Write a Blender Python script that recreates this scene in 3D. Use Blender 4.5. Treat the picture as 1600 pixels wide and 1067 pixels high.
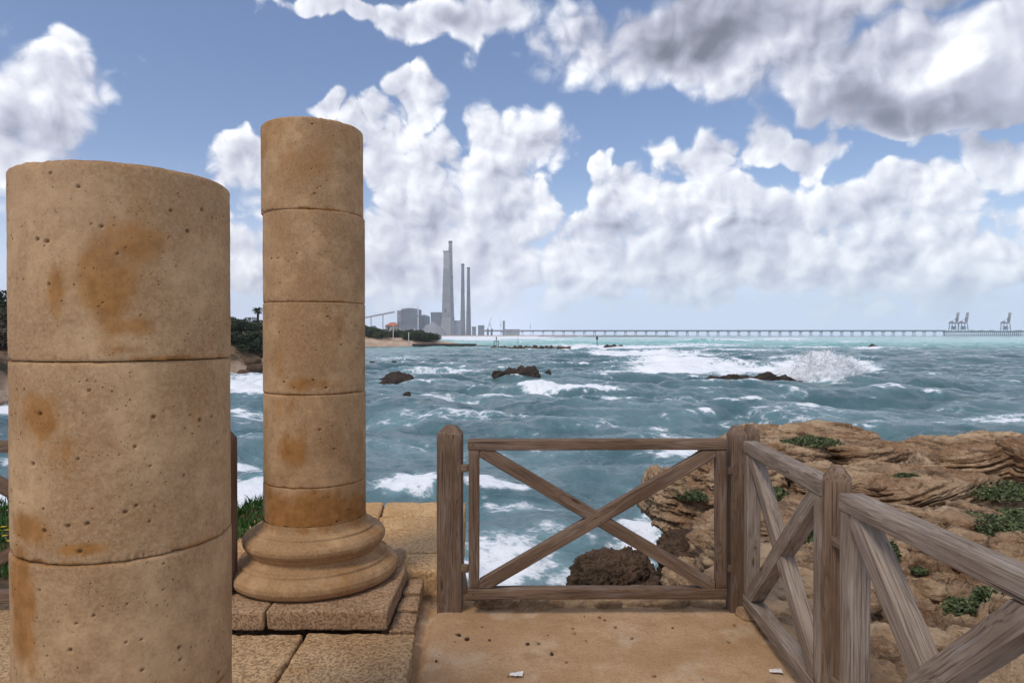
import bpy, bmesh, math, random
import numpy as np
from mathutils import Vector, Matrix

for o in list(bpy.data.objects):
    bpy.data.objects.remove(o)
SC = bpy.context.scene
COL = SC.collection

# ---------------------------------------------------------------- camera
EYE = 1.6          # metres above the sandy path
FPX = 1067.0       # focal length in pixels of the 1600 px wide photograph (24 mm lens)
HZ = 523.5         # picture row of the sea horizon
cam_d = bpy.data.cameras.new('camera')
cam = bpy.data.objects.new('camera', cam_d)
COL.objects.link(cam)
cam.location = (0, 0, EYE)
cam.rotation_euler = (math.radians(90 - 0.537), 0, 0)
cam_d.lens = 24.0
cam_d.sensor_width = 36.0
cam_d.clip_start = 0.05
cam_d.clip_end = 20000
SC.camera = cam

# ---------------------------------------------------------------- view / sampling
SC.view_settings.view_transform = 'Standard'
SC.view_settings.look = 'None'
SC.view_settings.gamma = 1
SC.view_settings.use_curve_mapping = False
SC.view_settings.exposure = 0.34
SC.render.engine = 'CYCLES'
SC.cycles.use_denoising = True
SC.cycles.max_bounces = 6
SC.cycles.diffuse_bounces = 3
SC.cycles.glossy_bounces = 3
SC.cycles.transmission_bounces = 4
SC.cycles.transparent_max_bounces = 8
SC.cycles.volume_bounces = 1
SC.cycles.sample_clamp_indirect = 6

def px_az(px):
    return math.atan((px - 800) / FPX)

def px_el(px, py):
    return math.atan((HZ - py) / FPX * math.cos(px_az(px)))

# ---------------------------------------------------------------- node helpers
class G:
    """tiny node-graph writer"""
    def __init__(self, tree):
        self.t = tree; self.n = tree.nodes; self.l = tree.links
    def put(self, sock, v):
        if v is None: return
        if isinstance(v, bpy.types.NodeSocket): self.l.new(v, sock)
        else:
            if sock.type == 'RGBA' and not isinstance(v, (int, float)) and len(v) == 3: v = (*v, 1)
            sock.default_value = v
    def node(self, kind, inputs=None, **kw):
        nd = self.n.new(kind)
        for k, v in kw.items(): setattr(nd, k, v)
        for k, v in (inputs or {}).items():
            self.put(nd.inputs[k], v)
        return nd
    def m(self, op, a, b=None, c=None, clamp=False):
        nd = self.n.new('ShaderNodeMath'); nd.operation = op; nd.use_clamp = clamp
        self.put(nd.inputs[0], a)
        if b is not None: self.put(nd.inputs[1], b)
        if c is not None: self.put(nd.inputs[2], c)
        return nd.outputs[0]
    def vm(self, op, a, b=None, s=None):
        nd = self.n.new('ShaderNodeVectorMath'); nd.operation = op
        self.put(nd.inputs[0], a)
        if b is not None: self.put(nd.inputs[1], b)
        if s is not None: self.put(nd.inputs['Scale'], s)
        return nd.outputs['Value'] if op in ('LENGTH', 'DOT_PRODUCT', 'DISTANCE') else nd.outputs[0]
    def mapr(self, v, a, b, c=0.0, d=1.0, mode='SMOOTHSTEP'):
        nd = self.n.new('ShaderNodeMapRange'); nd.interpolation_type = mode
        for i, x in enumerate((v, a, b, c, d)): self.put(nd.inputs[i], x)
        return nd.outputs[0]
    def mix(self, f, a, b, mode='MIX'):
        nd = self.n.new('ShaderNodeMix'); nd.data_type = 'RGBA'; nd.blend_type = mode
        self.put(nd.inputs[0], f); self.put(nd.inputs[6], a); self.put(nd.inputs[7], b)
        return nd.outputs[2]
    def noise(self, vec, scale, detail=4, rough=.5, dist=0.0, out=0, dim='3D', typ='FBM', lac=2.0):
        nd = self.n.new('ShaderNodeTexNoise'); nd.noise_dimensions = dim; nd.noise_type = typ
        self.put(nd.inputs['Vector'], vec); self.put(nd.inputs['Scale'], scale)
        self.put(nd.inputs['Detail'], detail); self.put(nd.inputs['Roughness'], rough)
        self.put(nd.inputs['Lacunarity'], lac); self.put(nd.inputs['Distortion'], dist)
        return nd.outputs[out]
    def voro(self, vec, scale, feature='F1', out='Distance', rnd=1.0, detail=0, rough=.5, smooth=None, dim='3D'):
        nd = self.n.new('ShaderNodeTexVoronoi'); nd.voronoi_dimensions = dim; nd.feature = feature
        self.put(nd.inputs['Vector'], vec); self.put(nd.inputs['Scale'], scale)
        self.put(nd.inputs['Randomness'], rnd)
        if 'Detail' in nd.inputs and detail: self.put(nd.inputs['Detail'], detail); self.put(nd.inputs['Roughness'], rough)
        if smooth is not None: self.put(nd.inputs['Smoothness'], smooth)
        return nd.outputs[out]
    def xyz(self, v):
        nd = self.n.new('ShaderNodeSeparateXYZ'); self.put(nd.inputs[0], v); return nd.outputs
    def comb(self, x, y, z):
        nd = self.n.new('ShaderNodeCombineXYZ')
        for i, q in enumerate((x, y, z)): self.put(nd.inputs[i], q)
        return nd.outputs[0]
    def mapping(self, v, loc=(0, 0, 0), rot=(0, 0, 0), scale=(1, 1, 1), typ='POINT'):
        nd = self.n.new('ShaderNodeMapping'); nd.vector_type = typ
        self.put(nd.inputs[0], v); self.put(nd.inputs[1], loc); self.put(nd.inputs[2], rot); self.put(nd.inputs[3], scale)
        return nd.outputs[0]

# ---------------------------------------------------------------- sky
SUN_EL, SUN_AZ = math.radians(57), math.radians(-142)      # azimuth from +Y towards +X
SUN_DIR = Vector((math.sin(SUN_AZ) * math.cos(SUN_EL), math.cos(SUN_AZ) * math.cos(SUN_EL), math.sin(SUN_EL)))
world = bpy.data.worlds.new('World'); SC.world = world; world.use_nodes = True
wt = world.node_tree; wt.nodes.clear(); g = G(wt)
skyn = wt.nodes.new('ShaderNodeTexSky'); skyn.sky_type = 'NISHITA'; skyn.sun_disc = False
skyn.sun_elevation = SUN_EL; skyn.sun_rotation = SUN_AZ
skyn.air_density = 1.0; skyn.dust_density = 1.0; skyn.ozone_density = 2.0
tc = wt.nodes.new('ShaderNodeTexCoord')
D = tc.outputs['Generated']
dx, dy, dz = g.xyz(g.vm('NORMALIZE', D))
az = g.m('ARCTAN2', dx, dy); el = g.m('ARCSINE', dz)
P0 = g.comb(az, el, 0.0)
# ragged warp of the sky coordinates so no bank has a smooth outline
wn = g.noise(P0, 9.0, 2, .55, out=1, dim='2D')
warp = g.vm('SCALE', g.vm('SUBTRACT', wn, (0.5, 0.5, 0.5)), s=0.085)
PW = g.vm('ADD', P0, warp)
# (picture x, y, radius x, radius y, weight): where the banks stand, as azimuth / elevation
BANKS = [
 (70,150,125,105,.95),(25,230,95,75,.8),(100,60,50,42,.8),(168,160,40,34,.6),(172,238,50,22,.45),(60,330,140,50,.4),(190,250,70,25,.3),
 (540,8,120,34,.8),(680,25,140,48,.9),(770,15,100,44,.85),(860,70,55,70,.7),
 (648,165,58,58,1.0),(590,215,72,62,.9),(522,170,34,26,.75),(395,250,50,48,.8),(680,300,130,100,.9),(800,225,92,72,1.05),(760,195,45,40,.8),(862,225,45,40,.7),
 (790,330,105,90,.9),(690,400,260,90,.9),(480,390,200,100,.85),(370,320,80,90,.6),(600,470,300,50,.5),
 (945,250,26,18,.8),(990,295,70,48,.95),(1090,320,120,70,.95),(1190,360,150,85,.95),(1270,370,70,55,.8),(940,390,180,80,.95),(1110,420,280,65,.85),(1330,400,150,60,.8),
 (1100,240,100,42,.75),(1180,212,62,42,.85),(1265,232,62,42,.75),
 (1120,60,300,80,1.1),(1370,110,290,80,1.1),(1540,80,170,95,1.1),(890,85,70,55,.75),(1300,0,460,60,1.1),(1460,170,190,42,.95),
 (1430,310,150,66,.9),(1550,255,100,66,.9),(1430,400,240,85,.85),(1590,370,130,120,.75),(1350,460,420,50,.5),(760,460,460,48,.45),(1500,210,160,30,.4),
]
def blob(a0, e0, ra, re):
    nd = wt.nodes.new('ShaderNodeVectorMath'); nd.operation = 'MULTIPLY_ADD'
    wt.links.new(PW, nd.inputs[0]); nd.inputs[1].default_value = (1 / ra, 1 / re, 0); nd.inputs[2].default_value = (-a0 / ra, -e0 / re, 0)
    return g.vm('LENGTH', nd.outputs[0])
acc = None
for (bx, by, rx, ry, w) in BANKS:
    a0, e0 = px_az(bx), px_el(bx, by)
    ra = abs(px_az(bx + rx) - px_az(bx - rx)) / 2; re = abs(px_el(bx, by - ry) - px_el(bx, by + ry)) / 2
    s = g.mapr(blob(a0, e0, ra, re), 1.5, 0.25, 0.0, w)
    acc = s if acc is None else g.m('MAXIMUM', acc, s)
# elsewhere in the sky (out of the picture) a broken cover
outside = g.m('MAXIMUM', g.mapr(g.m('ABSOLUTE', az), .70, .95), g.mapr(el, .46, .62))
cover = g.mapr(g.noise(P0, 2.2, 1, .5, dim='2D'), .40, .62, 0.0, .95)
acc = g.m('ADD', acc, g.m('MULTIPLY', outside, cover))

grp = bpy.data.node_groups.new('cloud_puffs', 'ShaderNodeTree')
grp.interface.new_socket('P', in_out='INPUT', socket_type='NodeSocketVector')
grp.interface.new_socket('D', in_out='OUTPUT', socket_type='NodeSocketFloat')
gg = G(grp); gi = grp.nodes.new('NodeGroupInput'); go = grp.nodes.new('NodeGroupOutput')
gp = gi.outputs[0]
wv = gg.vm('SCALE', gg.vm('SUBTRACT', gg.noise(gp, 22, 1, .6, out=1, dim='2D'), (.5, .5, .5)), s=.030)
gq = gg.vm('ADD', gp, wv)
fb = gg.noise(gq, 9.0, 8, .63, dim='2D')
pf = gg.m('SUBTRACT', 1.0, gg.voro(gq, 13.0, 'F1', detail=2, rough=.55, dim='2D'))
grp.links.new(gg.m('ADD', gg.m('MULTIPLY', gg.m('SUBTRACT', fb, .5), 1.25), gg.m('MULTIPLY', gg.m('SUBTRACT', pf, .52), .62)), go.inputs[0])
def puffs(p):
    nd = wt.nodes.new('ShaderNodeGroup'); nd.node_tree = grp; wt.links.new(p, nd.inputs[0]); return nd.outputs[0]
n1 = puffs(P0)
n2 = puffs(g.vm('ADD', P0, (-0.009, 0.009, 0.0)))
n3 = puffs(g.vm('ADD', P0, (-0.021, 0.024, 0.0)))
dens = g.m('ADD', g.m('SUBTRACT', acc, .21), g.m('MULTIPLY', n1, .85))
softr = g.m('MAXIMUM', g.m('MULTIPLY', g.mapr(el, .24, .36), g.mapr(az, -.20, .10)), g.mapr(az, -.42, -.55, 0, .6))
alpha = g.mapr(dens, g.m('MULTIPLY', softr, -.16), g.m('ADD', .24, g.m('MULTIPLY', softr, .22)))
relief = g.m('ADD', g.m('MULTIPLY', g.m('SUBTRACT', n1, n2), .66), g.m('MULTIPLY', g.m('SUBTRACT', n1, n3), .26))
thick = g.mapr(dens, .1, .9)
# heavy grey bellies
acc2 = None
for (bx, by, rx, ry, w) in [(1120,45,250,66,1.0),(1000,40,120,60,.65),(1400,165,280,46,.9),(1580,165,130,70,.8),(1330,70,160,70,.55),(1420,20,180,50,.7),(1590,60,60,60,.6),(640,25,180,30,.45),(60,215,110,50,.35),(1330,20,160,60,.5),(600,250,70,28,.3),
                            (1100,410,160,26,.22),(1075,340,45,40,.3),(700,330,90,30,.2),(640,330,110,30,.22),]:
    a0, e0 = px_az(bx), px_el(bx, by)
    ra = abs(px_az(bx + rx) - px_az(bx - rx)) / 2; re = abs(px_el(bx, by - ry) - px_el(bx, by + ry)) / 2
    s = g.mapr(blob(a0, e0, ra, re), 1.6, .0, 0.0, w)
    acc2 = s if acc2 is None else g.m('MAXIMUM', acc2, s)
glow = g.mapr(blob(px_az(1515), px_el(1515, 95), .075, .055), 1.5, .0, 0, .32)
lum = g.m('ADD', g.m('SUBTRACT', .74, g.m('MULTIPLY', g.m('MULTIPLY', thick, g.mapr(g.noise(P0, 6.0, 3, .5, dim='2D'), .35, .65)), .26)), g.m('MULTIPLY', relief, g.m('SUBTRACT', .95, g.m('MULTIPLY', acc2, .85))))
lum = g.m('SUBTRACT', lum, g.m('MULTIPLY', acc2, g.m('ADD', .43, g.m('MULTIPLY', n1, -.22))))
lum = g.m('ADD', lum, glow)
lum = g.m('MAXIMUM', g.m('MINIMUM', lum, .98), .16)
shadec = g.mapr(lum, .25, .95)
cloudc = g.vm('SCALE', g.mix(shadec, (.92, .95, 1.18), (.99, 1.0, 1.04)), s=lum)
skyc = g.vm('SCALE', skyn.outputs[0], s=0.105)
# deeper blue of the exposure-blended photograph
skyc = g.mix(1.0, skyc, (.87, .88, 1.0), 'MULTIPLY')
hazef = g.mapr(el, .30, -.01, 0.0, .92)
skyc = g.mix(g.m('MULTIPLY', hazef, hazef), skyc, (.78, .88, 1.12))
low = g.mapr(el, -.01, .085)          # banks dissolve in the haze near the horizon
alpha = g.m('MULTIPLY', alpha, g.m('ADD', .12, g.m('MULTIPLY', low, .86)))
final = g.mix(alpha, skyc, cloudc)
bg = g.node('ShaderNodeBackground', {'Color': final, 'Strength': 1.0})
wo = wt.nodes.new('ShaderNodeOutputWorld'); wt.links.new(bg.outputs[0], wo.inputs[0])
world.cycles.sampling_method = 'MANUAL'; world.cycles.sample_map_resolution = 512

sun_d = bpy.data.lights.new('sun', 'SUN'); sun_d.energy = 1.5; sun_d.angle = math.radians(16); sun_d.color = (1.0, .93, .82)
sun = bpy.data.objects.new('sun', sun_d); COL.objects.link(sun)
sun.rotation_euler = SUN_DIR.to_track_quat('Z', 'Y').to_euler()

# ---------------------------------------------------------------- numpy noise
rng0 = np.random.RandomState(7)
_perm = np.concatenate([rng0.permutation(256)] * 3)
_grad = rng0.normal(size=(256, 3)); _grad /= np.linalg.norm(_grad, axis=1)[:, None]
def perlin(p):
    p = np.asarray(p, dtype=np.float64)
    i = np.floor(p).astype(np.int64); f = p - i; u = f * f * f * (f * (f * 6 - 15) + 10)
    i &= 255
    out = 0
    for dx in (0, 1):
        wx = u[:, 0] if dx else 1 - u[:, 0]
        a = _perm[i[:, 0] + dx]
        for dy in (0, 1):
            wy = u[:, 1] if dy else 1 - u[:, 1]
            b = _perm[a + i[:, 1] + dy]
            for dz in (0, 1):
                wz = u[:, 2] if dz else 1 - u[:, 2]
                gr = _grad[_perm[b + i[:, 2] + dz]]
                out = out + wx * wy * wz * (gr[:, 0] * (f[:, 0] - dx) + gr[:, 1] * (f[:, 1] - dy) + gr[:, 2] * (f[:, 2] - dz))
    return out * 1.5
def fbm(p, scale=1.0, octaves=4, rough=.5, seed=0.0, ridged=False):
    p = np.asarray(p) * scale + seed * 17.13 + 100.5
    a = 1.0; tot = 0; n = 0
    for k in range(octaves):
        v = perlin(p)
        if ridged: v = 1 - 2 * np.abs(v)
        tot = tot + a * v; n += a; a *= rough; p = p * 2.03 + 5.7
    return tot / n
def smooth(a, b, x):
    t = np.clip((x - a) / (b - a), 0, 1); return t * t * (3 - 2 * t)
_rnd1 = np.random.RandomState(3).rand(4096)
def strata1(s, sharp=.14):
    """stepped value noise: beds of different hardness"""
    i = np.floor(s).astype(int); f = s - i
    t = smooth(1 - sharp, 1, f)
    return _rnd1[i & 4095] * (1 - t) + _rnd1[(i + 1) & 4095] * t

# ---------------------------------------------------------------- object helpers
def tag(o, label=None, cat=None, group=None, kind=None):
    if label: o['label'] = label
    if cat: o['category'] = cat
    if group: o['group'] = group
    if kind: o['kind'] = kind
    return o
def thing(name, loc, label, cat, group=None):
    o = bpy.data.objects.new(name, None); COL.objects.link(o)
    o.empty_display_size = .2
    o.location = loc
    return tag(o, label, cat, group)
def worldloc(o):
    v = Vector(o.location)
    while o.parent: o = o.parent; v = v + Vector(o.location)
    return v
def obj(name, verts, faces, mat, parent=None, smoothf=True, loc=None, attrs=None):
    """one mesh object; verts in world coordinates, stored relative to loc (or to the parent's place)"""
    verts = np.asarray(verts, dtype=np.float32)
    base = np.array(worldloc(parent) if parent else (loc if loc is not None else (0, 0, 0)), dtype=np.float32)
    me = bpy.data.meshes.new(name)
    v = verts - base
    if isinstance(faces, np.ndarray):
        nf, k = faces.shape
        me.vertices.add(len(v)); me.vertices.foreach_set('co', v.ravel())
        me.loops.add(nf * k); me.loops.foreach_set('vertex_index', faces.astype(np.int32).ravel())
        me.polygons.add(nf)
        me.polygons.foreach_set('loop_start', np.arange(0, nf * k, k, dtype=np.int32))
        me.update(calc_edges=True)
    else:
        me.from_pydata([tuple(map(float, q)) for q in v], [], faces); me.update()
    me.polygons.foreach_set('use_smooth', np.full(len(me.polygons), bool(smoothf)))
    for k, a in (attrs or {}).items():
        a = np.asarray(a, dtype=np.float32)
        if a.ndim == 1: at = me.attributes.new(k, 'FLOAT', 'POINT'); at.data.foreach_set('value', a)
        else: at = me.attributes.new(k, 'FLOAT_VECTOR', 'POINT'); at.data.foreach_set('vector', a.ravel())
    if mat: me.materials.append(mat)
    o = bpy.data.objects.new(name, me); COL.objects.link(o)
    if parent: o.parent = parent
    else: o.location = tuple(float(q) for q in base)
    return o
def grid_faces(nu, nv, wrap_u=False):
    """vertex index = i * nv + j"""
    iu = np.arange(nu if wrap_u else nu - 1); jv = np.arange(nv - 1)
    I, J = np.meshgrid(iu, jv, indexing='ij'); I2 = (I + 1) % nu
    return np.stack([I * nv + J, I2 * nv + J, I2 * nv + J + 1, I * nv + J + 1], -1).reshape(-1, 4)
class MB:
    """collects simple solids into one mesh"""
    def __init__(s): s.v = []; s.f = []
    def add(s, v, f):
        o = len(s.v); s.v += [tuple(q) for q in v]; s.f += [[i + o for i in q] for q in f]
    def box(s, x0, x1, y0, y1, z0, z1):
        s.add([(x0,y0,z0),(x1,y0,z0),(x1,y1,z0),(x0,y1,z0),(x0,y0,z1),(x1,y0,z1),(x1,y1,z1),(x0,y1,z1)],
              [(0,3,2,1),(4,5,6,7),(0,1,5,4),(1,2,6,5),(2,3,7,6),(3,0,4,7)])
    def prism(s, poly, y0, y1):
        """polygon in x,z pushed from y0 to y1"""
        n = len(poly); v = [(x, y0, z) for x, z in poly] + [(x, y1, z) for x, z in poly]
        s.add(v, [list(range(n)), list(range(2*n-1, n-1, -1))] + [(i, i + n, (i+1) % n + n, (i+1) % n) for i in range(n)])
    def bar(s, a, b, w, h=None, n=4):
        a = Vector(a); b = Vector(b); d = (b - a); h = h or w
        z = Vector((0,0,1)) if abs(d.normalized().z) < .95 else Vector((0,1,0))
        u = d.cross(z).normalized(); t = u.cross(d).normalized(); v = []
        for p in (a, b):
            for k in range(n):
                an = 2 * math.pi * (k + .5) / n; r = 1.414 if n == 4 else 1
                v.append(p + u * (w/2 * r * math.cos(an)) + t * (h/2 * r * math.sin(an)))
        s.add(v, [list(range(n))[::-1], list(range(n, 2*n))] + [(k, (k+1) % n, (k+1) % n + n, k + n) for k in range(n)])
    def lathe(s, cx, cy, prof, n=24):
        v = []; m = len(prof)
        for r, z in prof:
            for k in range(n):
                a = 2*math.pi*k/n; v.append((cx + r*math.cos(a), cy + r*math.sin(a), z))
        f = [(i*n+k, i*n+(k+1) % n, (i+1)*n+(k+1) % n, (i+1)*n+k) for i in range(m-1) for k in range(n)]
        f += [list(range(n))[::-1], list(range((m-1)*n, m*n))]
        s.add(v, f)
    def build(s, name, mat, parent=None, smoothf=False, loc=None):
        return obj(name, np.array(s.v), s.f, mat, parent, smoothf, loc)
def at(px, py, Y):
    """a point of the place from where it is seen and how far away it stands"""
    return Vector(((px - 800) / FPX * Y, Y, EYE - (py - HZ) / FPX * Y))

# ---------------------------------------------------------------- materials
def new_mat(name, rough=.85, spec=.3):
    m = bpy.data.materials.new(name); m.use_nodes = True
    t = m.node_tree; b = t.nodes['Principled BSDF']
    b.inputs['Roughness'].default_value = rough; b.inputs['Specular IOR Level'].default_value = spec
    return m, G(t), b
def bump(g, b, h, dist=.01, strength=1.0):
    nd = g.n.new('ShaderNodeBump'); nd.inputs['Distance'].default_value = dist; nd.inputs['Strength'].default_value = strength
    g.l.new(h, nd.inputs['Height']); g.l.new(nd.outputs[0], b.inputs['Normal'])
def geo_pos(g):
    return g.n.new('ShaderNodeNewGeometry').outputs['Position']
def plain(name, col, rough=.8, var=.25, scale=1.0, spec=.3, metal=0.0):
    m, g, b = new_mat(name, rough, spec)
    n = g.noise(geo_pos(g), scale, 5, .6)
    c2 = tuple(min(1, c * (1 + var)) for c in col); c1 = tuple(c * (1 - var) for c in col)
    g.put(b.inputs['Base Color'], g.mix(g.mapr(n, .3, .7), c1, c2)); b.inputs['Metallic'].default_value = metal
    return m

def column_stone(name, stain=1.0):
    m, g, b = new_mat(name, .9, .2)
    P = geo_pos(g)
    base = g.mix(g.mapr(g.noise(P, 3.6, 8, .66), .40, .61), (.275, .150, .064), (.455, .280, .138))
    base = g.mix(g.mapr(g.noise(P, 12, 7, .72), .38, .66, 0, .75), base, (.26, .145, .065))
    fine = g.noise(P, 90, 6, .75)
    base = g.mix(g.mapr(fine, .35, .7, 0, .5), base, (.50, .335, .185))
    # rusty water stains: long blotches running down
    sv = g.vm('MULTIPLY', P, (1.0, 1.0, .45))
    st = g.m('MULTIPLY', g.mapr(g.noise(sv, 3.6, 6, .62, .4), .49, .63), g.mapr(g.noise(P, 1.7, 2, .5), .42, .62))
    st2 = g.mapr(g.noise(g.vm('MULTIPLY', P, (1, 1, .22)), 9, 4, .6), .56, .70, 0, .5)
    rust = g.mix(g.mapr(g.noise(P, 22, 3, .6), .3, .7), (.22, .085, .015), (.33, .145, .035))
    base = g.mix(g.m('MULTIPLY', g.m('MAXIMUM', st, g.m('MULTIPLY', st2, st)), stain * .42), base, rust)
    A = g.n.new('ShaderNodeAttribute'); A.attribute_name = 'stain'
    sf = g.m('ADD', A.outputs['Fac'], g.m('MULTIPLY', g.m('SUBTRACT', g.noise(sv, 9, 8, .7), .5), 1.5))
    base = g.mix(g.m('MULTIPLY', g.mapr(sf, .18, .72), .85), base, rust)
    spk = g.m('MULTIPLY', g.mapr(g.noise(P, 150, 4, .85), .60, .70, 0, .75), g.mapr(g.noise(P, 8, 3, .6), .42, .6))
    base = g.mix(spk, base, (.10, .05, .022))
    base = g.mix(g.mapr(g.noise(P, 1.1, 4, .6), .45, .7, 0, .30), base, (.34, .21, .115))
    # pits
    pits = None
    for sc, th, rnd in ((34, .10, 1), (75, .14, 1), (170, .18, 1)):
        vd = g.voro(g.vm('ADD', P, g.vm('SCALE', g.noise(P, 60, 2, .5, out=1), s=.008)), sc)
        vc = g.xyz(g.voro(g.vm('ADD', P, (0, 0, 0)), sc, out='Color'))[0]
        p = g.mapr(vd, th * 1.15, th * .55)
        gate = g.mapr(g.noise(P, 4.5 + sc * .05, 2, .5), .47, .60)
        p = g.m('MULTIPLY', g.m('MULTIPLY', p, g.mapr(vc, .35, .6)), gate)
        pits = p if pits is None else g.m('MAXIMUM', pits, p)
    AP = g.n.new('ShaderNodeAttribute'); AP.attribute_name = 'pit'
    pits = g.m('MAXIMUM', pits, AP.outputs['Fac'])
    base = g.mix(g.m('MULTIPLY', pits, .8), base, (.085, .04, .018))
    base = g.mix(g.mapr(g.noise(P, 26, 6, .75), .52, .66, 0, .32), base, (.26, .145, .062))
    g.put(b.inputs['Base Color'], base)
    h = g.m('ADD', g.m('MULTIPLY', g.noise(P, 55, 7, .75), .55), g.m('MULTIPLY', pits, -1.0))
    bump(g, b, h, .0045, .8)
    return m

def paving_stone(name, c1, c2, c3, pitscale=45):
    m, g, b = new_mat(name, .93, .15)
    P = geo_pos(g)
    base = g.mix(g.mapr(g.noise(P, 2.1, 5, .6), .36, .66), c1, c2)
    pocks = g.noise(P, pitscale, 4, .68)
    pocks = g.m('ADD', g.m('MULTIPLY', pocks, .6), g.m('MULTIPLY', g.noise(P, pitscale * 2.7, 4, .75), .4))
    dark = g.mapr(pocks, .50, .60)
    base = g.mix(g.m('MULTIPLY', dark, .52), base, c3)
    base = g.mix(g.mapr(g.noise(P, 5, 4, .6), .55, .75, 0, .45), base, (.36, .17, .055))
    g.put(b.inputs['Base Color'], base)
    bump(g, b, g.m('ADD', g.m('MULTIPLY', dark, -1.0), g.noise(P, 160, 3, .6)), .008, .8)
    return m

def rock_mat(name, c1, c2, c3, green=0.0, wet_level=None, dip=(.25, -.12, 1.0), pit=26):
    m, g, b = new_mat(name, .92, .2)
    P = geo_pos(g)
    A = g.n.new('ShaderNodeAttribute'); A.attribute_name = 'bed'
    s = g.noise(g.vm('MULTIPLY', g.vm('ADD', P, g.vm('SCALE', g.noise(P, 1.1, 2, .5, out=1), s=.16)), (1.4, 1.4, 13)), 1.3, 5, .65)
    base = g.mix(g.mapr(g.noise(P, 1.3, 6, .62), .36, .64), c1, c2)
    base = g.mix(g.mapr(s, .48, .66, 0, .75), base, c3)
    base = g.mix(g.mapr(g.noise(P, 9, 5, .7), .52, .68, 0, .55), base, c3)
    base = g.mix(g.mapr(g.noise(P, 34, 4, .7), .50, .72, 0, .35), base, tuple(min(1, c * 1.5) for c in c2))
    rough = .92
    if wet_level is not None:
        z = g.xyz(P)[2]
        w = g.mapr(g.m('ADD', z, g.m('MULTIPLY', g.noise(P, 2.5, 4, .6), .5)), wet_level + .5, wet_level - .15)
        base = g.mix(w, base, (.045, .030, .020))
        rough = g.mapr(w, 0, 1, .92, .45)
    g.put(b.inputs['Base Color'], base); g.put(b.inputs['Roughness'], rough)
    pits = g.mapr(g.voro(P, pit, detail=2), .30, .05)
    h = g.m('ADD', g.m('ADD', g.m('MULTIPLY', s, 1.3), g.m('MULTIPLY', g.noise(P, 20, 7, .72), 1.1)), g.m('MULTIPLY', pits, -.35))
    bump(g, b, h, .06, 1.0)
    return m

def wood_mat(name, c1, c2, c3, weather):
    """grain runs along the beam: attribute 'grain' = (along, across, through) in metres"""
    m, g, b = new_mat(name, .82, .25)
    A = g.n.new('ShaderNodeAttribute'); A.attribute_name = 'grain'
    Q = A.outputs['Vector']
    kn = g.voro(g.vm('MULTIPLY', Q, (2.2, 9, 9)), 1.0)         # knots
    bend = g.mapr(kn, .45, .05, 0, .020)
    Qb = g.vm('ADD', Q, g.comb(0, bend, bend))
    wav = g.noise(g.vm('MULTIPLY', Qb, (.45, 9, 9)), 1.6, 2, .5)
    rings = g.m('SINE', g.m('MULTIPLY', wav, 85))
    fine = g.noise(g.vm('MULTIPLY', Qb, (3.0, 170, 170)), 1.0, 3, .6)
    big = g.noise(g.vm('MULTIPLY', Q, (2.0, 6, 6)), 1.2, 4, .6)
    base = g.mix(g.mapr(big, .35, .65), c1, c2)
    base = g.mix(g.mapr(rings, .1, 1.0, 0, .30), base, c3)
    base = g.mix(g.mapr(fine, .50, .66, 0, .75), base, c3)
    base = g.mix(g.mapr(g.noise(g.vm('MULTIPLY', Q, (5, 50, 50)), 1, 4, .6), .5, .75, 0, weather), base, (.40, .375, .345))
    knot = g.mapr(kn, .10, .05)
    base = g.mix(g.m('MULTIPLY', knot, .8), base, (.05, .025, .012))
    crk = g.mapr(g.noise(g.vm('MULTIPLY', Qb, (1.1, 42, 42)), 1.0, 2, .5), .70, .745)
    base = g.mix(g.m('MULTIPLY', crk, .8), base, (.02, .012, .008))
    g.put(b.inputs['Base Color'], base)
    h = g.m('ADD', g.m('ADD', g.m('MULTIPLY', fine, .7), g.m('MULTIPLY', rings, .10)), g.m('MULTIPLY', crk, -1.3))
    bump(g, b, h, .0035, .9)
    return m

M = {}
M['column'] = column_stone('limestone_column')
M['plinth'] = paving_stone('plinth_stone', (.38, .23, .125), (.48, .31, .18), (.12, .065, .036), 70)
M['paving'] = paving_stone('paving_stone', (.47, .29, .145), (.58, .39, .215), (.20, .10, .045), 62)
M['platform'] = paving_stone('platform_stone', (.62, .37, .17), (.72, .46, .23), (.36, .20, .09), 52)
M['rock'] = rock_mat('shore_rock', (.31, .175, .088), (.62, .43, .265), (.065, .036, .02), wet_level=-2.3)
M['rock_dark'] = rock_mat('wet_rock', (.09, .058, .038), (.17, .105, .065), (.025, .017, .012), wet_level=-2.25)
M['rubble'] = rock_mat('rubble_stone', (.48, .29, .15), (.64, .45, .28), (.20, .105, .05))
M['rock_sea'] = rock_mat('sea_rock', (.045, .034, .028), (.085, .062, .045), (.02, .016, .014), pit=8)
M['wood'] = wood_mat('brown_timber', (.135, .080, .047), (.205, .132, .085), (.055, .032, .02), .22)
M['wood_grey'] = wood_mat('weathered_timber', (.205, .150, .108), (.300, .235, .180), (.080, .052, .036), .42)
M['iron'] = plain('dark_iron', (.05, .045, .045), .6, .3, 20, metal=.4)

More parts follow.
